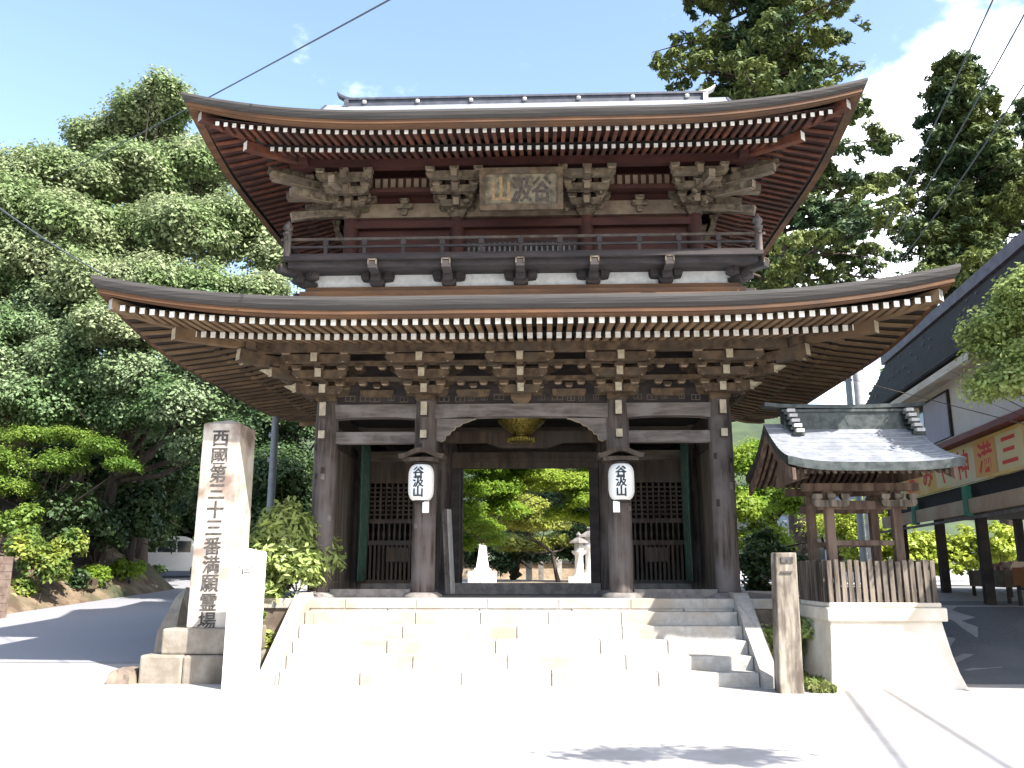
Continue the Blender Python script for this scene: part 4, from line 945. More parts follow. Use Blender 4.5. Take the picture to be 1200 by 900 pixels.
for x in (-1.6, 1.72, 5.1):
    b = MB(); b.box(x - .12, x + .12, -.44, -.34, 2.70, 3.30); sb(b, 'green_post', M['green'])
b = MB(); b.box(-5.2, 7.9, -.5, -.43, 2.62, 2.67); sb(b, 'shutter_rail', M['beam_light'])
b = MB(); b.box(-5, 7.9, -.15, 6, 2.95, 3.05); b.box(-5, 7.9, 5.9, 5.95, GZ, GZ + .3); sb(b, 'shop_ceiling', M['black'])
for x in (-3.8, -1.0, 2.2, 4.7, 7.6):
    for y in (0.0, 2.9, 5.8):
        b = MB(); b.box(x - .09, x + .09, y - .09, y + .09, GZ - .2, 2.95); sb(b, 'pillar', M['dark'])
def stall(lx, ly, w, d, h, m1, label, sd):
    c = SM @ Vector((lx, ly, GZ)); t = thing('display_table', label, 'display table', c, 'display tables under the shop')
    b = MB(); b.box(lx - w / 2, lx + w / 2, ly - d / 2, ly + d / 2, GZ + h - .35, GZ + h); sb(b, 'counter', m1, t)
    for ax in (-1, 1):
        for ay in (-1, 1):
            b = MB(); b.box(lx + ax * (w / 2 - .06) - .03, lx + ax * (w / 2 - .06) + .03, ly + ay * (d / 2 - .06) - .03, ly + ay * (d / 2 - .06) + .03, GZ - .05, GZ + h - .35); sb(b, 'leg', M['dark'], t)
    return t
stall(1.2, 0.9, 1.8, .9, .75, M['orange'], 'orange-fronted display table under the shop sign', 1)
stall(3.5, 0.9, 2.0, .9, .7, M['palepanel'], 'pale display table piled with wrapped goods, left of the orange one', 2)
rg = random.Random(21)
for i in range(9):
    lx = 2.7 + i * .2 + rg.uniform(-.04, .04); b = MB(); h = rg.uniform(.1, .2); w = .08
    z0 = GZ + .702; b.box(lx - w, lx + w, .62, 1.0, z0, z0 + h * .6); b.box(lx - w * .8, lx + w * .8, .66, .96, z0 + h * .6, z0 + h, 0)
    b.xf(SM); o = b.build('wrapped_box', M['goods']); tag(o, 'small wrapped goods box on the pale display table', 'box', 'wrapped boxes on the display table')

# ------------------------------------------------------------------ leaves
def leaf_mesh(name, P, Nn, size, m, parent, aspect=1.7):
    n = len(P); r = np.random.default_rng(n)
    a = r.normal(size=(n, 3)); u = np.cross(Nn, a); u /= np.linalg.norm(u, axis=1, keepdims=True) + 1e-9; v = np.cross(Nn, u)
    s = size * r.uniform(.6, 1.3, (n, 1)); u = u * s * aspect / 2; v = v * s / 2
    bend = Nn * s * .15
    co = np.stack([P - u, P - v + bend, P + u, P + v + bend], 1).reshape(-1, 3)
    me = bpy.data.meshes.new(name); me.vertices.add(4 * n); me.vertices.foreach_set('co', co.astype(np.float32).ravel())
    me.loops.add(4 * n); me.loops.foreach_set('vertex_index', np.arange(4 * n, dtype=np.int32))
    me.polygons.add(n); me.polygons.foreach_set('loop_start', np.arange(0, 4 * n, 4, dtype=np.int32)); me.polygons.foreach_set('loop_total', np.full(n, 4, np.int32))
    me.materials.append(m); me.update(); me.validate()
    o = bpy.data.objects.new(name, me); COL.objects.link(o)
    if parent: o.parent = parent; o.matrix_parent_inverse = Matrix.Translation(parent.location).inverted()
    return o
def crown_points(blobs, n, clump, rs, flat=0.8, upb=0.6, perclump=34):
    """blobs: (centre, (rx,ry,rz)). leaves sit in small clumps spread over and through each blob"""
    vol = np.array([max(b[1][0], .1) * max(b[1][1], .1) + b[1][0] * b[1][2] for b in blobs]); pr_ = vol / vol.sum()
    nc = max(4, n // perclump); idx = rs.choice(len(blobs), nc, p=pr_)
    C = np.array([b[0] for b in blobs])[idx]; Rr = np.array([b[1] for b in blobs])[idx]
    d = rs.normal(size=(nc, 3)); d /= np.linalg.norm(d, axis=1, keepdims=True); d[:, 2] = np.where(d[:, 2] < -.35, -d[:, 2] * .5, d[:, 2])
    rad = np.where(rs.random(nc) < .78, rs.uniform(.82, 1.08, nc), rs.uniform(.3, .85, nc))[:, None]
    cc = C + d * Rr * rad
    cs = clump * rs.uniform(.6, 1.35, (nc, 1))
    k = np.repeat(np.arange(nc), perclump); m = len(k)
    e = rs.normal(size=(m, 3)); e /= np.linalg.norm(e, axis=1, keepdims=True); e *= rs.uniform(.35, 1.0, (m, 1)) ; e[:, 2] *= flat
    P = cc[k] + e * cs[k]
    Nn = e * .6 + d[k] * .5 + np.array([0, 0, upb]) + rs.normal(size=(m, 3)) * .45
    Nn /= np.linalg.norm(Nn, axis=1, keepdims=True)
    return P, Nn
def limb_tree(b, base, tops, r, rs, mid=0.5):
    base = Vector(base); c = sum((Vector(t) for t in tops), Vector()) / len(tops); fork = base.lerp(c, mid)
    fork.x = base.x * .6 + fork.x * .4; fork.y = base.y * .6 + fork.y * .4
    pts = [base.lerp(fork, t) + Vector((rs.normal() * r * .3, rs.normal() * r * .3, 0)) * (1 if 0 < t < 1 else 0) for t in (0, .33, .66, 1)]
    rad = [r * 1.35, r, r * .9, r * .78]
    for i in range(3): b.cyl(pts[i], pts[i + 1], rad[i], rad[i + 1], 10, cap=False)
    for t in tops:
        t = Vector(t); q = fork.lerp(t, .5) + Vector((0, 0, -(t - fork).length * .08)) + Vector((rs.normal(), rs.normal(), 0)) * .2
        b.cyl(pts[3], q, r * .6, r * .36, 8, cap=False); b.cyl(q, t, r * .36, r * .1, 7, cap=False)
        for _ in range(2): b.cyl(q, t + Vector((rs.normal(), rs.normal(), rs.normal() * .6)) * .9, r * .2, r * .05, 5, cap=False)
def broad(name, label, cat, base, blobs, n, leaf, clump, m, r=0.3, group=None, sd=1, flat=.8, trunk=True, per=34, upb=.6, mid=.5):
    rs = np.random.default_rng(sd); t = thing(name, label, cat, base, group)
    n = int(n * 3.3); leaf *= .58; per = int(per * 1.7); limbs = blobs
    if flat > .7:      # puffy secondary lobes on every main lobe
        nb = []
        for c, r_ in blobs:
            nb.append((c, tuple(q * .86 for q in r_)))
            for _ in range(11):
                d = rs.normal(size=3); d /= np.linalg.norm(d); d[2] = abs(d[2]) * .9 - .25; q = rs.uniform(.3, .48)
                nb.append((tuple(np.array(c) + d * np.array(r_) * rs.uniform(.62, .95)), (r_[0] * q, r_[1] * q, r_[2] * q * .9)))
        blobs = nb
    P, Nn = crown_points(blobs, n, clump, rs, flat, upb, per); leaf_mesh('crown', P, Nn, leaf, m, t)
    b = MB(); limb_tree(b, base, [x[0] for x in limbs], r, rs, mid); b.build('trunk' if trunk else 'stems', M['bark'], t); return t
def pb(px, py, rpx, Y, ry=None, fl=.85):
    c = atY(px, py, Y); q = rpx / FPX * (c - CAM).length; return (tuple(c), (q, q if ry is None else ry, q * fl))
TG = 'broadleaf trees on the left bank'
broad('broadleaf_tree', 'tallest pale green broadleaf tree rising behind the upper roof corner on the left', 'tree', (-17.5, 33, 2.4),
      [pb(165, 150, 38, 32), pb(190, 120, 26, 31), pb(120, 172, 30, 33), pb(235, 205, 50, 32), pb(160, 225, 55, 31), pb(285, 270, 50, 31), pb(215, 285, 60, 30), pb(325, 310, 35, 31), pb(140, 290, 45, 30.5)], 60000, .17, .62, L['oak'], .3, TG, 1)
broad('broadleaf_tree', 'rounded grey-green broadleaf tree at the upper left edge of the picture', 'tree', (-20, 30, 4.0),
      [pb(40, 215, 42, 29), pb(85, 215, 38, 29), pb(0, 250, 50, 28), pb(70, 270, 50, 28), pb(-30, 220, 50, 29), pb(20, 310, 55, 28), pb(100, 300, 40, 29)], 45000, .16, .58, L['oak'], .3, TG, 2)
broad('broadleaf_tree', 'glossy broadleaf tree spreading below the left lower eave corner', 'tree', (-15.6, 30, 1.3),
      [pb(200, 390, 48, 28), pb(255, 430, 50, 27.5), pb(170, 450, 45, 27.5), pb(225, 480, 45, 27), pb(290, 470, 45, 28), pb(130, 400, 40, 28), pb(250, 370, 40, 29), pb(300, 400, 40, 29), pb(240, 525, 34, 28), pb(150, 490, 34, 28)], 52000, .14, .48, L['oakdark'], .22, TG, 3)
broad('broadleaf_tree', 'dark leafy tree filling the left edge halfway up', 'tree', (-18.5, 28.5, 2.6),
      [pb(30, 400, 55, 28), pb(85, 360, 45, 28.5), pb(70, 440, 45, 27.5), pb(10, 480, 50, 27), pb(110, 460, 35, 28), pb(-25, 430, 50, 27), pb(40, 340, 45, 29), pb(60, 500, 36, 28)], 48000, .14, .5, L['oakdark'], .24, TG, 4)
broad('broadleaf_tree', 'mid-green tree between the tall tree and the lower roof on the left', 'tree', (-16.6, 30, 1.8),
      [pb(110, 345, 45, 28), pb(180, 340, 45, 28), pb(245, 345, 40, 29), pb(60, 320, 40, 28), pb(300, 345, 30, 29), pb(150, 390, 45, 27)], 36000, .15, .52, L['oak'], .26, TG, 5)
broad('maple_tree', 'bright green maple with flat layered sprays under the left trees', 'maple tree', (-16.2, 27.4, 1.3),
      [pb(115, 528, 24, 26.4, .9, .6), pb(145, 548, 17, 26.2, .8, .5), pb(70, 545, 24, 26, .9, .7), pb(30, 512, 26, 26.5, 1, .5), pb(8, 545, 28, 26, .9, .8), pb(85, 512, 22, 26.6, .9, .4), pb(20, 575, 20, 26, .9, .8)], 7500, .09, .26, L['mapleshade'], .06, None, 6, flat=.75, upb=1.0, per=18)
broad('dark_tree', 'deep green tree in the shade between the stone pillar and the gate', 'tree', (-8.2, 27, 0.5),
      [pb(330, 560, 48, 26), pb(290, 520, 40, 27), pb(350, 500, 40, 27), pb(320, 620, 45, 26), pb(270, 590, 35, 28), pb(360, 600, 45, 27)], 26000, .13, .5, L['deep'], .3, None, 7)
# dark wood behind everything on the left
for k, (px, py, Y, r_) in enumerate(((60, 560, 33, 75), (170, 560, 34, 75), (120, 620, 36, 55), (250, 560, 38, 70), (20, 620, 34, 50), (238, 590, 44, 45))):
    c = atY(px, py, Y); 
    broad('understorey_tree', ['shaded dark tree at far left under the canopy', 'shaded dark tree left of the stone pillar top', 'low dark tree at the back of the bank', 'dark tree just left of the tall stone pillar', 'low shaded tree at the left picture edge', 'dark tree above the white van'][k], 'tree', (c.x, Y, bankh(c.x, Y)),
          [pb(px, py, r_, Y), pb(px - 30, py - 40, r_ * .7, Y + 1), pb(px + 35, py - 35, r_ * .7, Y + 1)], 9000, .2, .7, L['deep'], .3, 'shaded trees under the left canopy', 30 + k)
th = thing('thicket', 'dark undergrowth closing the view under the left trees', 'undergrowth', (-24, 50, 1.5))
rs = np.random.default_rng(41); bl = []
for px, Y in ((-30, 42), (10, 42), (45, 42), (80, 43), (110, 44), (140, 45), (170, 52), (200, 54), (230, 54), (260, 53), (290, 50), (320, 48)):
    for pz in (642, 610, 575): bl.append(pb(px + rs.normal() * 5, pz + rs.normal() * 4, 24, Y + rs.normal()))
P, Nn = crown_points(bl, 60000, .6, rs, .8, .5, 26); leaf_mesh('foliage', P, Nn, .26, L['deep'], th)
b = MB()
for x in bl[::3]: b.cyl((x[0][0], x[0][1], .5), (x[0][0], x[0][1], x[0][2]), .12, .06, 6, cap=False)
b.build('stems', M['bark'], th)
# bank trunks
for k, (px, Y, r_) in enumerate(((118, 29.5, .14), (150, 31.5, .18), (78, 29, .12))):
    c = atY(px, 660, Y); z0 = bankh(c.x, Y) - .1; rs = np.random.default_rng(50 + k)
    t = thing('bare_trunk_tree', ['thin dark trunk on the bank left of the middle of the wood', 'thicker dark trunk on the bank nearest the road', 'leaning dark trunk at the left end of the bank'][k], 'tree', (c.x, Y, z0), 'trunks standing on the bank')
    b = MB(); b.cyl((c.x, Y, z0), (c.x + .2, Y, z0 + 3), r_, r_ * .8, 9, cap=False); b.cyl((c.x + .2, Y, z0 + 3), (c.x - .2, Y, z0 + 6.5), r_ * .8, r_ * .4, 9, cap=False); b.build('trunk', M['bark'], t)
    P, Nn = crown_points([((c.x - .2, Y, z0 + 6), (1.6, 1.6, 1.4)), ((c.x + .6, Y, z0 + 5), (1.2, 1.2, .9))], 5000, .45, rs); leaf_mesh('crown', P, Nn, .15, L['oakdark'], t)

# ---- conifers
def conifer(name, label, base, H, rmax, n, sd, zlo=0.12, leaf=.16, dens=1.0, top=0.1, group='tall conifers behind the gate'):
    rs = np.random.default_rng(sd); t = thing(name, label, 'conifer', base, group); base = Vector(base); b = MB()
    b.cyl(base, base + Vector((0, 0, H * .55)), .45, .28, 10, cap=False); b.cyl(base + Vector((0, 0, H * .55)), base + Vector((.1, 0, H)), .28, .03, 8, cap=False)
    blobs = []; z = H * zlo
    while z < H * .99:
        u = z / H; R0 = rmax * (1 - u) ** .62 * (0.92 if u > .3 else .8) * (1 + .15 * rs.normal()) + top
        for k in range(int(rs.integers(4, 6))):
            a = rs.uniform(0, 2 * math.pi); r_ = R0 * rs.uniform(.6, 1.12); e = base + Vector((math.cos(a) * r_, math.sin(a) * r_, z - r_ * .08 + rs.normal() * .2))
            s0 = base + Vector((0, 0, z - r_ * .05)); mid = s0.lerp(e, .55) + Vector((0, 0, r_ * .06))
            b.cyl(s0, mid, .09 * (1 - u) + .03, .05, 5, cap=False); b.cyl(mid, e, .05, .015, 5, cap=False)
            for q in (.15, .35, .55, .75, .95):
                if rs.random() > dens: continue
                c = s0.lerp(e, q) + Vector((rs.normal() * .3, rs.normal() * .3, r_ * .05 + rs.normal() * .15)); w = (.5 + .42 * (1 - u)) * rs.uniform(.75, 1.3) * (1.15 - abs(q - .6) * .6)
                blobs.append((tuple(c), (w, w, w * .55)))
        z += rs.uniform(.45, .75) * (1.15 - .4 * u)
    P, Nn = crown_points(blobs, int(n * 1.7), .24, rs, .7, .5, 26); leaf_mesh('crown', P, Nn, leaf * .72, L['conifer'], t, 2.8); b.build('trunk', M['bark'], t)
conifer('conifer_tree', 'huge dark conifer rising behind the right side of the upper roof', (10.6, 35, 1.0), 41, 8.2, 120000, 61, dens=.8, zlo=.3)
conifer('conifer_tree', 'dense dark conifer at the right edge behind the shop roof', (21.0, 39, 1.0), 25.5, 6.6, 120000, 62, dens=1, zlo=.25)
conifer('conifer_tree', 'conifer cut by the right picture edge behind the shop', (27.0, 42, 1.0), 25.5, 6.0, 70000, 65, dens=1, zlo=.3)

# ---- trees behind the gate
broad('maple_tree', 'sunlit green maple arching over the path seen through the gateway', 'maple tree', (-2.6, 29, 1.12),
      [pb(575, 575, 34, 27, 1.0, .5), pb(620, 560, 34, 28, 1, .45), pb(560, 620, 24, 26, .8, .5), pb(590, 600, 26, 27.5, 1, .5), pb(545, 575, 26, 26, 1, .5), pb(600, 535, 40, 27, 1.2, .5), pb(560, 548, 26, 26, 1.2, .7), pb(545, 600, 18, 26, .8, .8), pb(600, 570, 30, 28, 1, .6), pb(575, 632, 16, 30, .8, .8), pb(540, 640, 14, 27, .8, .9)], 30000, .085, .3, L['maple'], .12, None, 70, flat=.45, upb=1.0, mid=.6)
broad('maple_tree', 'yellowish maple in the middle of the gateway view', 'maple tree', (1.0, 40, 1.12),
      [pb(615, 595, 24, 38, 1, .55), pb(640, 615, 22, 38, 1, .55), pb(600, 615, 20, 39, 1, .5), pb(655, 635, 12, 42, 1, .7), pb(630, 640, 14, 42, 1, .7), pb(600, 640, 14, 42, 1, .8)], 16000, .13, .4, L['maplegold'], .09, None, 71, flat=.45, upb=1.0, mid=.6)
broad('maple_tree', 'green maple hanging from the right side of the gateway view', 'maple tree', (3.9, 30, 1.12),
      [pb(665, 570, 30, 29, 1, .55), pb(690, 590, 24, 29, 1, .6), pb(655, 605, 18, 29.5, .8, .5), pb(700, 560, 28, 30, 1, .6), pb(665, 535, 34, 29, 1, .5), pb(640, 560, 24, 30, 1, .7), pb(690, 610, 14, 30, 1, .8)], 22000, .09, .3, L['maple'], .1, None, 72, flat=.45, upb=1.0, mid=.6)
broad('dark_tree', 'dark shaded tree at the end of the approach path', 'tree', (-1.2, 50, 1.2), [pb(600, 640, 30, 48), pb(560, 630, 34, 48), pb(620, 650, 18, 49), pb(610, 590, 46, 50), pb(535, 650, 30, 48), pb(590, 665, 10, 47)], 16000, .2, .6, L['deep'], .3, None, 73)
broad('dark_tree', 'dark shaded tree behind the stone lanterns on the right of the path', 'tree', (5.0, 44, 1.2), [pb(680, 630, 26, 42), pb(700, 600, 34, 43), pb(665, 648, 16, 43), pb(660, 590, 40, 46), pb(700, 655, 18, 42)], 14000, .18, .55, L['deep'], .3, None, 74)
broad('dark_tree', 'green tree beside the right side of the gate behind the shrine', 'tree', (7.8, 27, 1.0), [pb(885, 545, 28, 26), pb(905, 590, 30, 27), pb(870, 600, 30, 26), pb(890, 640, 28, 26)], 14000, .12, .4, L['maple'], .3, None, 75)
broad('dark_tree', 'leafy shrub tree behind the shrine posts', 'tree', (11.5, 34, 1.0), [pb(1000, 620, 26, 33), pb(1015, 640, 22, 33), pb(960, 620, 24, 35), pb(1030, 600, 22, 35)], 9000, .12, .4, L['hedge'], .2, None, 76)
# near broadleaf branch on the right edge
broad('broadleaf_tree', 'leafy bright tree reaching in at the right edge in front of the shop', 'tree', (9.4, 11.9, 0.0),
      [pb(1185, 380, 34, 12.6), pb(1160, 410, 20, 12.8, None, .9), pb(1178, 450, 26, 12.4), pb(1215, 350, 34, 12.2), pb(1145, 395, 11, 13), pb(1225, 440, 40, 12)], 9000, .085, .26, L['bamboo'], .06, None, 77, per=24)
# tree standing off to the right of the viewer; its branch shades the foreground
broad('broadleaf_tree', 'tree standing right of the plaza, outside the picture, shading the foreground', 'tree', (7.9, 3.6, 0.0),
      [((5.3, 4.9, 5.1), (.5, .24, .2)), ((4.65, 4.95, 5.05), (.45, .12, .12)), ((5.9, 4.8, 5.2), (.45, .22, .2))], 330, .13, .3, L['oakdark'], .05, None, 78, per=14)

# ---- bushes and plants
def bush(name, label, c, r, n, leaf, m, sd, clump=.12, group=None, z0=None, flat=.8, asp=1.7, cat='shrub', k=5):
    rs = np.random.default_rng(sd); base = (c[0], c[1], c[2] - r[2] if z0 is None else z0); t = thing(name, label, cat, base, group)
    bl = [(c, tuple(q * .7 for q in r))] + [(tuple(np.array(c) + rs.normal(size=3) * np.array(r) * .45), tuple(q * rs.uniform(.4, .6) for q in r)) for _ in range(k)]
    P, Nn = crown_points(bl, n, clump, rs, flat, .6, 14); P = P[P[:, 2] > base[2] - .05]; Nn = Nn[:len(P)]; leaf_mesh('foliage', P, Nn, leaf, m, t, asp)
    b = MB(); limb_tree(b, base, [x[0] for x in bl], max(.012, r[2] * .03), rs, .3); b.build('stems', M['bark'], t); return t
bush('shrub', 'bright light green shrub between the white stone post and the gate', (-4.1, 14.55, 1.98), (.68, .45, .80), 9500, .058, L['bamboo'], 80, .2, z0=PZ - .3, flat=.6, asp=2.8, k=9)
bush('shrub', 'small yellow-green shrub low beside the left stair cheek', (-4.35, 14.1, .55), (.30, .2, .35), 1500, .06, L['yellowbush'], 81, .1, z0=0)
bush('shrub', 'green leafy shrub between the right stair cheek and the stone marker', (4.05, 14.0, .45), (.38, .3, .42), 2600, .05, L['bamboo'], 82, .1, z0=0)
bush('shrub', 'small clump of plants at the corner of the platform right of the steps', (4.6, 15.6, .55), (.5, .6, .5), 2600, .06, L['hedge'], 83, .1, z0=0)
def pbush(name, label, px, py, rx, rz, Y, n, leaf, m, sd, group=None, clump=.2, **kw):
    c = atY(px, py, Y); s_ = (c - CAM).length / FPX; return bush(name, label, tuple(c), (rx * s_, rx * s_ * .8, rz * s_), n, leaf, m, sd, clump, group, z0=bankh(c.x, Y) if c.x < -8 else gh(c.x, Y), **kw)
BG = 'shrubs along the left bank'
pbush('shrub', 'large yellow-tipped shrub on the bank at the left', 52, 662, 30, 26, 25.2, 7500, .09, L['yellowbush'], 84, BG)
pbush('shrub', 'green shrub at the far left above the yellow one', 20, 622, 24, 22, 25.5, 3000, .09, L['mapleshade'], 85, BG)
pbush('clipped_shrub', 'round clipped yellow-green shrub at the road edge, right one', 68, 699, 13, 9, 26.6, 2600, .05, L['yellowbush'], 86, 'clipped shrubs at the road edge', clump=.08)
pbush('clipped_shrub', 'small clipped shrub left of the larger round one', 43, 701, 8, 9, 25.8, 1400, .05, L['yellowbush'], 87, 'clipped shrubs at the road edge', clump=.08)
pbush('shrub', 'dark low shrub right of the clipped shrubs', 88, 690, 13, 15, 27.5, 1500, .08, L['deep'], 88, BG)
pbush('shrub', 'sparse green weeds halfway along the bank', 110, 678, 13, 14, 28.6, 1500, .08, L['maple'], 89, BG)
pbush('shrub', 'leafy weeds on the bank near the stone pillar', 146, 672, 14, 15, 30.4, 1500, .09, L['maple'], 90, BG)
pbush('shrub', 'small shrub at the end of the bank by the pillar', 182, 672, 12, 9, 33.5, 1200, .09, L['deep'], 91, BG)
boulder('rock', tuple(atY(20, 705, 25.2)), (.36, .3, .32), M['whitest'], 'white rock at the road edge left of the clipped shrubs', 31, group='rocks along the bank')
boulder('rock', tuple(atY(54, 707, 26.0)), (.3, .3, .18), M['basest'], 'tan rock between the two clipped shrubs', 32, group='rocks along the bank')
boulder('rock', tuple(atY(95, 684, 28.0)), (.6, .4, .25), M['earth'], 'flat brown rock on the bank in the middle', 33, group='rocks along the bank')
boulder('rock', tuple(atY(165, 690, 32)), (.7, .4, .22), M['basest'], 'pale rock on the bank near the stone pillar', 34, group='rocks along the bank')
for k, (px, py, Y, rx, rz, lb) in enumerate(((312, 668, 21.5, 30, 30, 'dark low bush left of the gate behind the bright shrub'), (350, 665, 22.5, 26, 34, 'dark low bush against the left side of the gate'), (890, 660, 22.5, 26, 34, 'dark bush against the right side of the gate'), (925, 672, 24, 20, 20, 'dark low bush behind the stone marker'))):
    c = atY(px, py, Y); q = (c - CAM).length / FPX; bush('shrub', lb, tuple(c), (rx * q, .7, rz * q), 4200, .1, L['deep'], 100 + k, .25, 'dark bushes beside the gate', z0=gh(c.x, Y), k=6)
for k, (px, py, Y, r_, lb) in enumerate(((70, 612, 27.6, 30, 'shaded bush under the maple on the bank'), (118, 618, 28.6, 28, 'shaded bush halfway along the bank in front of the trunks'), (158, 612, 30.5, 26, 'shaded bush near the van'))):
    c = atY(px, py, Y); q = (c - CAM).length / FPX; bush('shrub', lb, tuple(c), (r_ * q * 1.1, .8, r_ * q * 1.1), 6500, .12, L['deep'], 110 + k, .3, 'shaded bushes on the bank', z0=bankh(c.x, Y), k=7)
# hedge behind the shop
hd = thing('hedge', 'bright yellow-green hedge seen through the open shop', 'hedge', (16.5, 31, 1.0))
rs = np.random.default_rng(95); bl = [((11.5 + i * .75, 31.0 + rs.normal() * .2, 2.0 + rs.normal() * .15), (.6, .6, 1.1)) for i in range(15)]
P, Nn = crown_points(bl, 22000, .2, rs, .8, .6, 20); leaf_mesh('foliage', P, Nn, .11, L['hedge'], hd)
b = MB(); [b.cyl((x[0][0], x[0][1], .9), (x[0][0], x[0][1], 2.2), .04, .02, 6) for x in bl]; b.build('stems', M['bark'], hd)
# grass tufts at wall feet
rs = np.random.default_rng(97); P = []
for (x0, x1, y0, y1, n) in ((3.95, 4.3, 12.25, 12.75, 260), (3.86, 4.35, 12.8, 14.3, 500), (-4.9, -3.9, 14.36, 14.39, 60)):
    P.append(np.stack([rs.uniform(x0, x1, n), rs.uniform(y0, y1, n), rs.uniform(0.0, .09, n)], 1))
P = np.concatenate(P); Nn = rs.normal(size=P.shape); Nn[:, 2] *= .3; Nn /= np.linalg.norm(Nn, axis=1, keepdims=True)
tag(leaf_mesh('grass', P, Nn, .05, L['grass'], None, 2.5), 'short grass and weeds at the foot of the stones', 'grass', kind='stuff')

# ------------------------------------------------------------------ things seen through the gateway
mo = thing('white_monument', 'white stepped stone monument left of the path behind the gate', 'monument', (-2.9, 34, 1.12))
c = atY(565, 683, 34); mx_ = c.x
b = MB(); b.box(mx_ - .52, mx_ + .52, 33.6, 34.8, 1.1, 1.6); b.build('base', M['whitest'], mo)
b = MB(); b.lathe((mx_, 34.2, 1.6), [(.46, 0), (.44, .12), (.34, .14), (.24, .6), (.15, 1.2), (.09, 1.5), (.15, 1.56), (.1, 1.68), (.02, 1.74)], 4, sq=True); b.build('spire', M['whitest'], mo)
def stone_lantern(px, Y, s_, label):
    c = atY(px, 683, Y); x = c.x; z = 1.12
    t = thing('stone_lantern', label, 'stone lantern', (x, Y, z), 'stone lanterns by the path')
    b = MB(); b.box(x - .5 * s_, x + .5 * s_, Y - .5 * s_, Y + .5 * s_, z, z + .35 * s_); b.build('base', M['whitest'], t)
    b = MB(); b.lathe((x, Y, z + .35 * s_), [(.3 * s_, 0), (.2 * s_, .15 * s_), (.19 * s_, .95 * s_), (.33 * s_, 1.08 * s_), (.34 * s_, 1.18 * s_)], 12); b.build('shaft', M['whitest'], t)
    b = MB(); b.lathe((x, Y, z + 1.53 * s_), [(.24 * s_, 0), (.24 * s_, .34 * s_)], 6, sq=True); b.build('fire_box', M['plaster'], t)
    b = MB(); b.lathe((x, Y, z + 1.87 * s_), [(.5 * s_, 0), (.46 * s_, .07 * s_), (.2 * s_, .22 * s_), (.1 * s_, .26 * s_), (.14 * s_, .38 * s_), (.02 * s_, .52 * s_)], 6, sq=True); b.build('cap', M['plinth'], t)
stone_lantern(679, 33, 0.82, 'white stone lantern by the path, the nearer and left one of the pair')
stone_lantern(692, 36, 1.0, 'white stone lantern by the path, the farther and right one of the pair')
for k, (px, Y, w, h, lab) in enumerate(((620, 50, .35, 1.3, 'pale stone post at the far end of the path, left one'), (634, 52, .3, 1.1, 'dark stone post at the far end of the path'), (655, 50, .35, 1.4, 'pale stone post at the far end of the path, right one'))):
    c = atY(px, 680, Y); b = MB(); b.box(c.x - w / 2, c.x + w / 2, Y - w / 2, Y + w / 2, 1.12, 1.12 + h); b.lathe((c.x, Y, 1.12 + h), [(w * .6, 0), (w * .5, .1), (.02, .2)], 4, sq=True)
    tag(b.build('stone_post', [M['whitest'], M['plinth'], M['step']][k]), lab, 'stone post')
tr = thing('tan_wall', 'low tan earth wall across the end of the path', 'wall', (1.0, 56, 1.1)); b = MB(); b.box(-8, 9, 56, 56.4, 1.0, 2.1); b.build('wall_body', M['path'], tr); b = MB(); b.box(-8.1, 9.1, 55.8, 56.6, 2.105, 2.3); b.build('wall_coping', M['tile'], tr)

# distant houses at right behind
def house(label, px0, px1, Y, zt, h, depth, roofh):
    a = atY(px0, 640, Y).x; c = atY(px1, 640, Y).x
    t = thing('house', label, 'house', ((a + c) / 2, Y, 1.0), 'low houses behind the shrine')
    b = MB(); b.box(a, c, Y, Y + depth, 1.0, zt); b.build('wall', M['plaster'], t)
    b = MB(); b.prism([(Y - .5, zt), (Y + depth / 2, zt + roofh), (Y + depth + .5, zt), (Y + depth + .5, zt - .12), (Y - .5, zt - .12)][::-1], 'x', a - .5, c + .5); ro_ = b.build('roof', M['shroof'], t)
    b = MB(); b.bar((a - .5, Y + depth / 2, zt + roofh + .05), (c + .5, Y + depth / 2, zt + roofh + .05), .25, .2); b.build('ridge', M['tile'], ro_)
    for k in range(3):
        x = a + (c - a) * (k + .5) / 3; b = MB(); b.box(x - .45, x + .45, Y - .03, Y - .001, 1.6, zt - .5); w = b.build('window', M['dark'], t)
        b = MB(); b.box(x - .4, x + .4, Y - .045, Y - .032, 1.65, zt - .55); b.build('pane', M['glass'], w)
house('low white house with grey roof behind the left of the shrine', 903, 965, 42, 3.7, 3, 5, 1.3)
house('second grey-roofed house seen between the shrine posts', 985, 1020, 48, 4.3, 3, 5, 1.6)

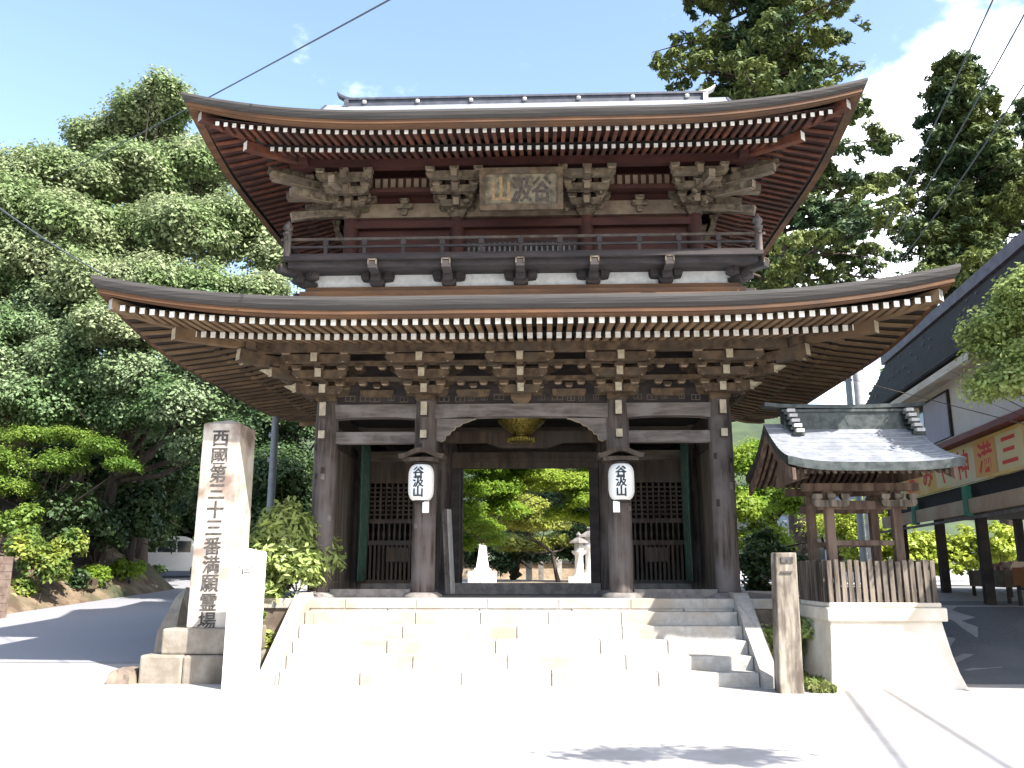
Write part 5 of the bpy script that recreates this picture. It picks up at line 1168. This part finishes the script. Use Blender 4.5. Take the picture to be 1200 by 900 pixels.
# white van and low wall on the left road
def van(label, px, Y, rz):
    c = atY(px, 650, Y); z = gh(c.x, Y); t = thing('parked_van', label, 'van', (c.x, Y, z), None)
    bm = MB(); prof = [(-1.75, .35), (1.7, .35), (1.78, .75), (1.65, .98), (1.2, 1.12), (.75, 1.75), (.5, 1.84), (-1.6, 1.86), (-1.76, 1.6)]
    bm.prism(prof[::-1], 'y', -.78, .78); T = Matrix.Translation((c.x, Y, z)) @ Matrix.Rotation(rz, 4, 'Z'); bm.xf(T); bm.build('body', M['carwhite'], t, .05)
    for y in (-.786, .786):
        for x0, x1 in ((-1.6, -.75), (-.65, .15), (.22, .8)):
            w = MB(); w.box(x0, x1, min(y, y * .99), max(y, y * .99), 1.15, 1.68); w.xf(T); w.build('window', M['glass'], t)
        for x in (-1.15, 1.15):
            w = MB(); w.cyl((x, y * .82, .32), (x, y * 1.02, .32), .31, .31, 18); w.xf(T); w.build('wheel', M['tyre'], t)
    w = MB(); w.add([(-1.772, -.65, 1.2), (-1.772, .65, 1.2), (-1.70, .65, 1.7), (-1.70, -.65, 1.7)], [(0, 1, 2, 3)]); w.box(1.79, 1.8, -.6, -.4, .75, .87); w.box(1.79, 1.8, .4, .6, .75, .87); w.xf(T); w.build('rear_window', M['glass'], t)
van('white van parked on the left road, partly behind the stone pillar', 203, 41, R(20))

lw = thing('brown_wall', 'low reddish stone wall at the left picture edge', 'wall', (-15.5, 22.2, .2)); c = atY(-4, 670, 22.2)
b = MB()
for i in range(9): b.box(c.x - 2.5, c.x + .16, 22.0, 22.6, .2 + i * .2, .39 + i * .2)
b.build('wall_courses', mat('reddish_stone', (.12, .08, .065), (.19, .14, .11), 5, .9, .5), lw)

# ------------------------------------------------------------------ poles and wires
def pole(px, Y, ztop, r, m, label, z0=0.0, bands=False):
    c = atY(px, 560, Y); t = thing('utility_pole', label, 'utility pole', (c.x, Y, z0)); b = MB(); b.cyl((c.x, Y, z0 - .2), (c.x, Y, ztop), r * 1.15, r, 16); b.build('shaft', m, t)
    b = MB()
    for z in ([ztop - .5, ztop - 1.1] if not bands else [ztop - .4, ztop - 1.0, ztop - 1.6]): b.cyl((c.x, Y, z), (c.x, Y, z + .06), r * 1.25, r * 1.25, 16); b.box(c.x - r * 1.6, c.x - r * 1.1, Y - .04, Y + .04, z - .02, z + .1)
    b.build('clamp', M['polegrey'], t); return Vector((c.x, Y, ztop))
pole(319, 20.3, 5.3, .085, M['polegrey'], 'slim grey steel pole behind the tall stone pillar', .3)
pole(1016, 30, 10.2, .17, M['pole'], 'concrete utility pole behind the shrine roof', 1.0, True)
pole(1004, 30.4, 9.4, .11, M['polegrey'], 'thin dark steel pole close beside the concrete pole', 1.0)
def wire(p, q, r, label, sag=.3, group='overhead wires'):
    p = Vector(p); q = Vector(q); b = MB(); n = 14; pts = [p.lerp(q, i / n) - Vector((0, 0, sag * 4 * (i / n) * (1 - i / n))) for i in range(n + 1)]
    for a, c in zip(pts, pts[1:]): b.cyl(a, c, r, r, 6, cap=False)
    tag(b.build('overhead_wire', M['cable']), label, 'wire', group)
wire(atY(520, -35, 9.0), atY(60, 210, 24.0), .014, 'overhead wire running from the top of the picture across the upper left roof corner', .05)
wire(atY(-40, 215, 9.0), atY(122, 322, 12.3), .012, 'overhead wire reaching the left corner of the lower roof', .05)
wire(atY(1175, -25, 14.0), atY(1005, 330, 30.2), .016, 'left one of the thin wires at the upper right', .1)
wire(atY(1215, -10, 14.0), atY(1010, 340, 30.2), .016, 'middle one of the thin wires at the upper right', .2)
wire(atY(1225, 60, 14.0), atY(1015, 350, 30.2), .016, 'right one of the thin wires at the upper right', .3)
wire((9.75, 8.1, 7.0), (8.1, 1.2, 7.0), .035, 'overhead cable off to the right of the plaza, nearer the shop', .0)
wire((10.5, 9.3, 7.0), (9.1, 1.2, 7.0), .035, 'overhead cable off to the right of the plaza, farther from the gate', .0)
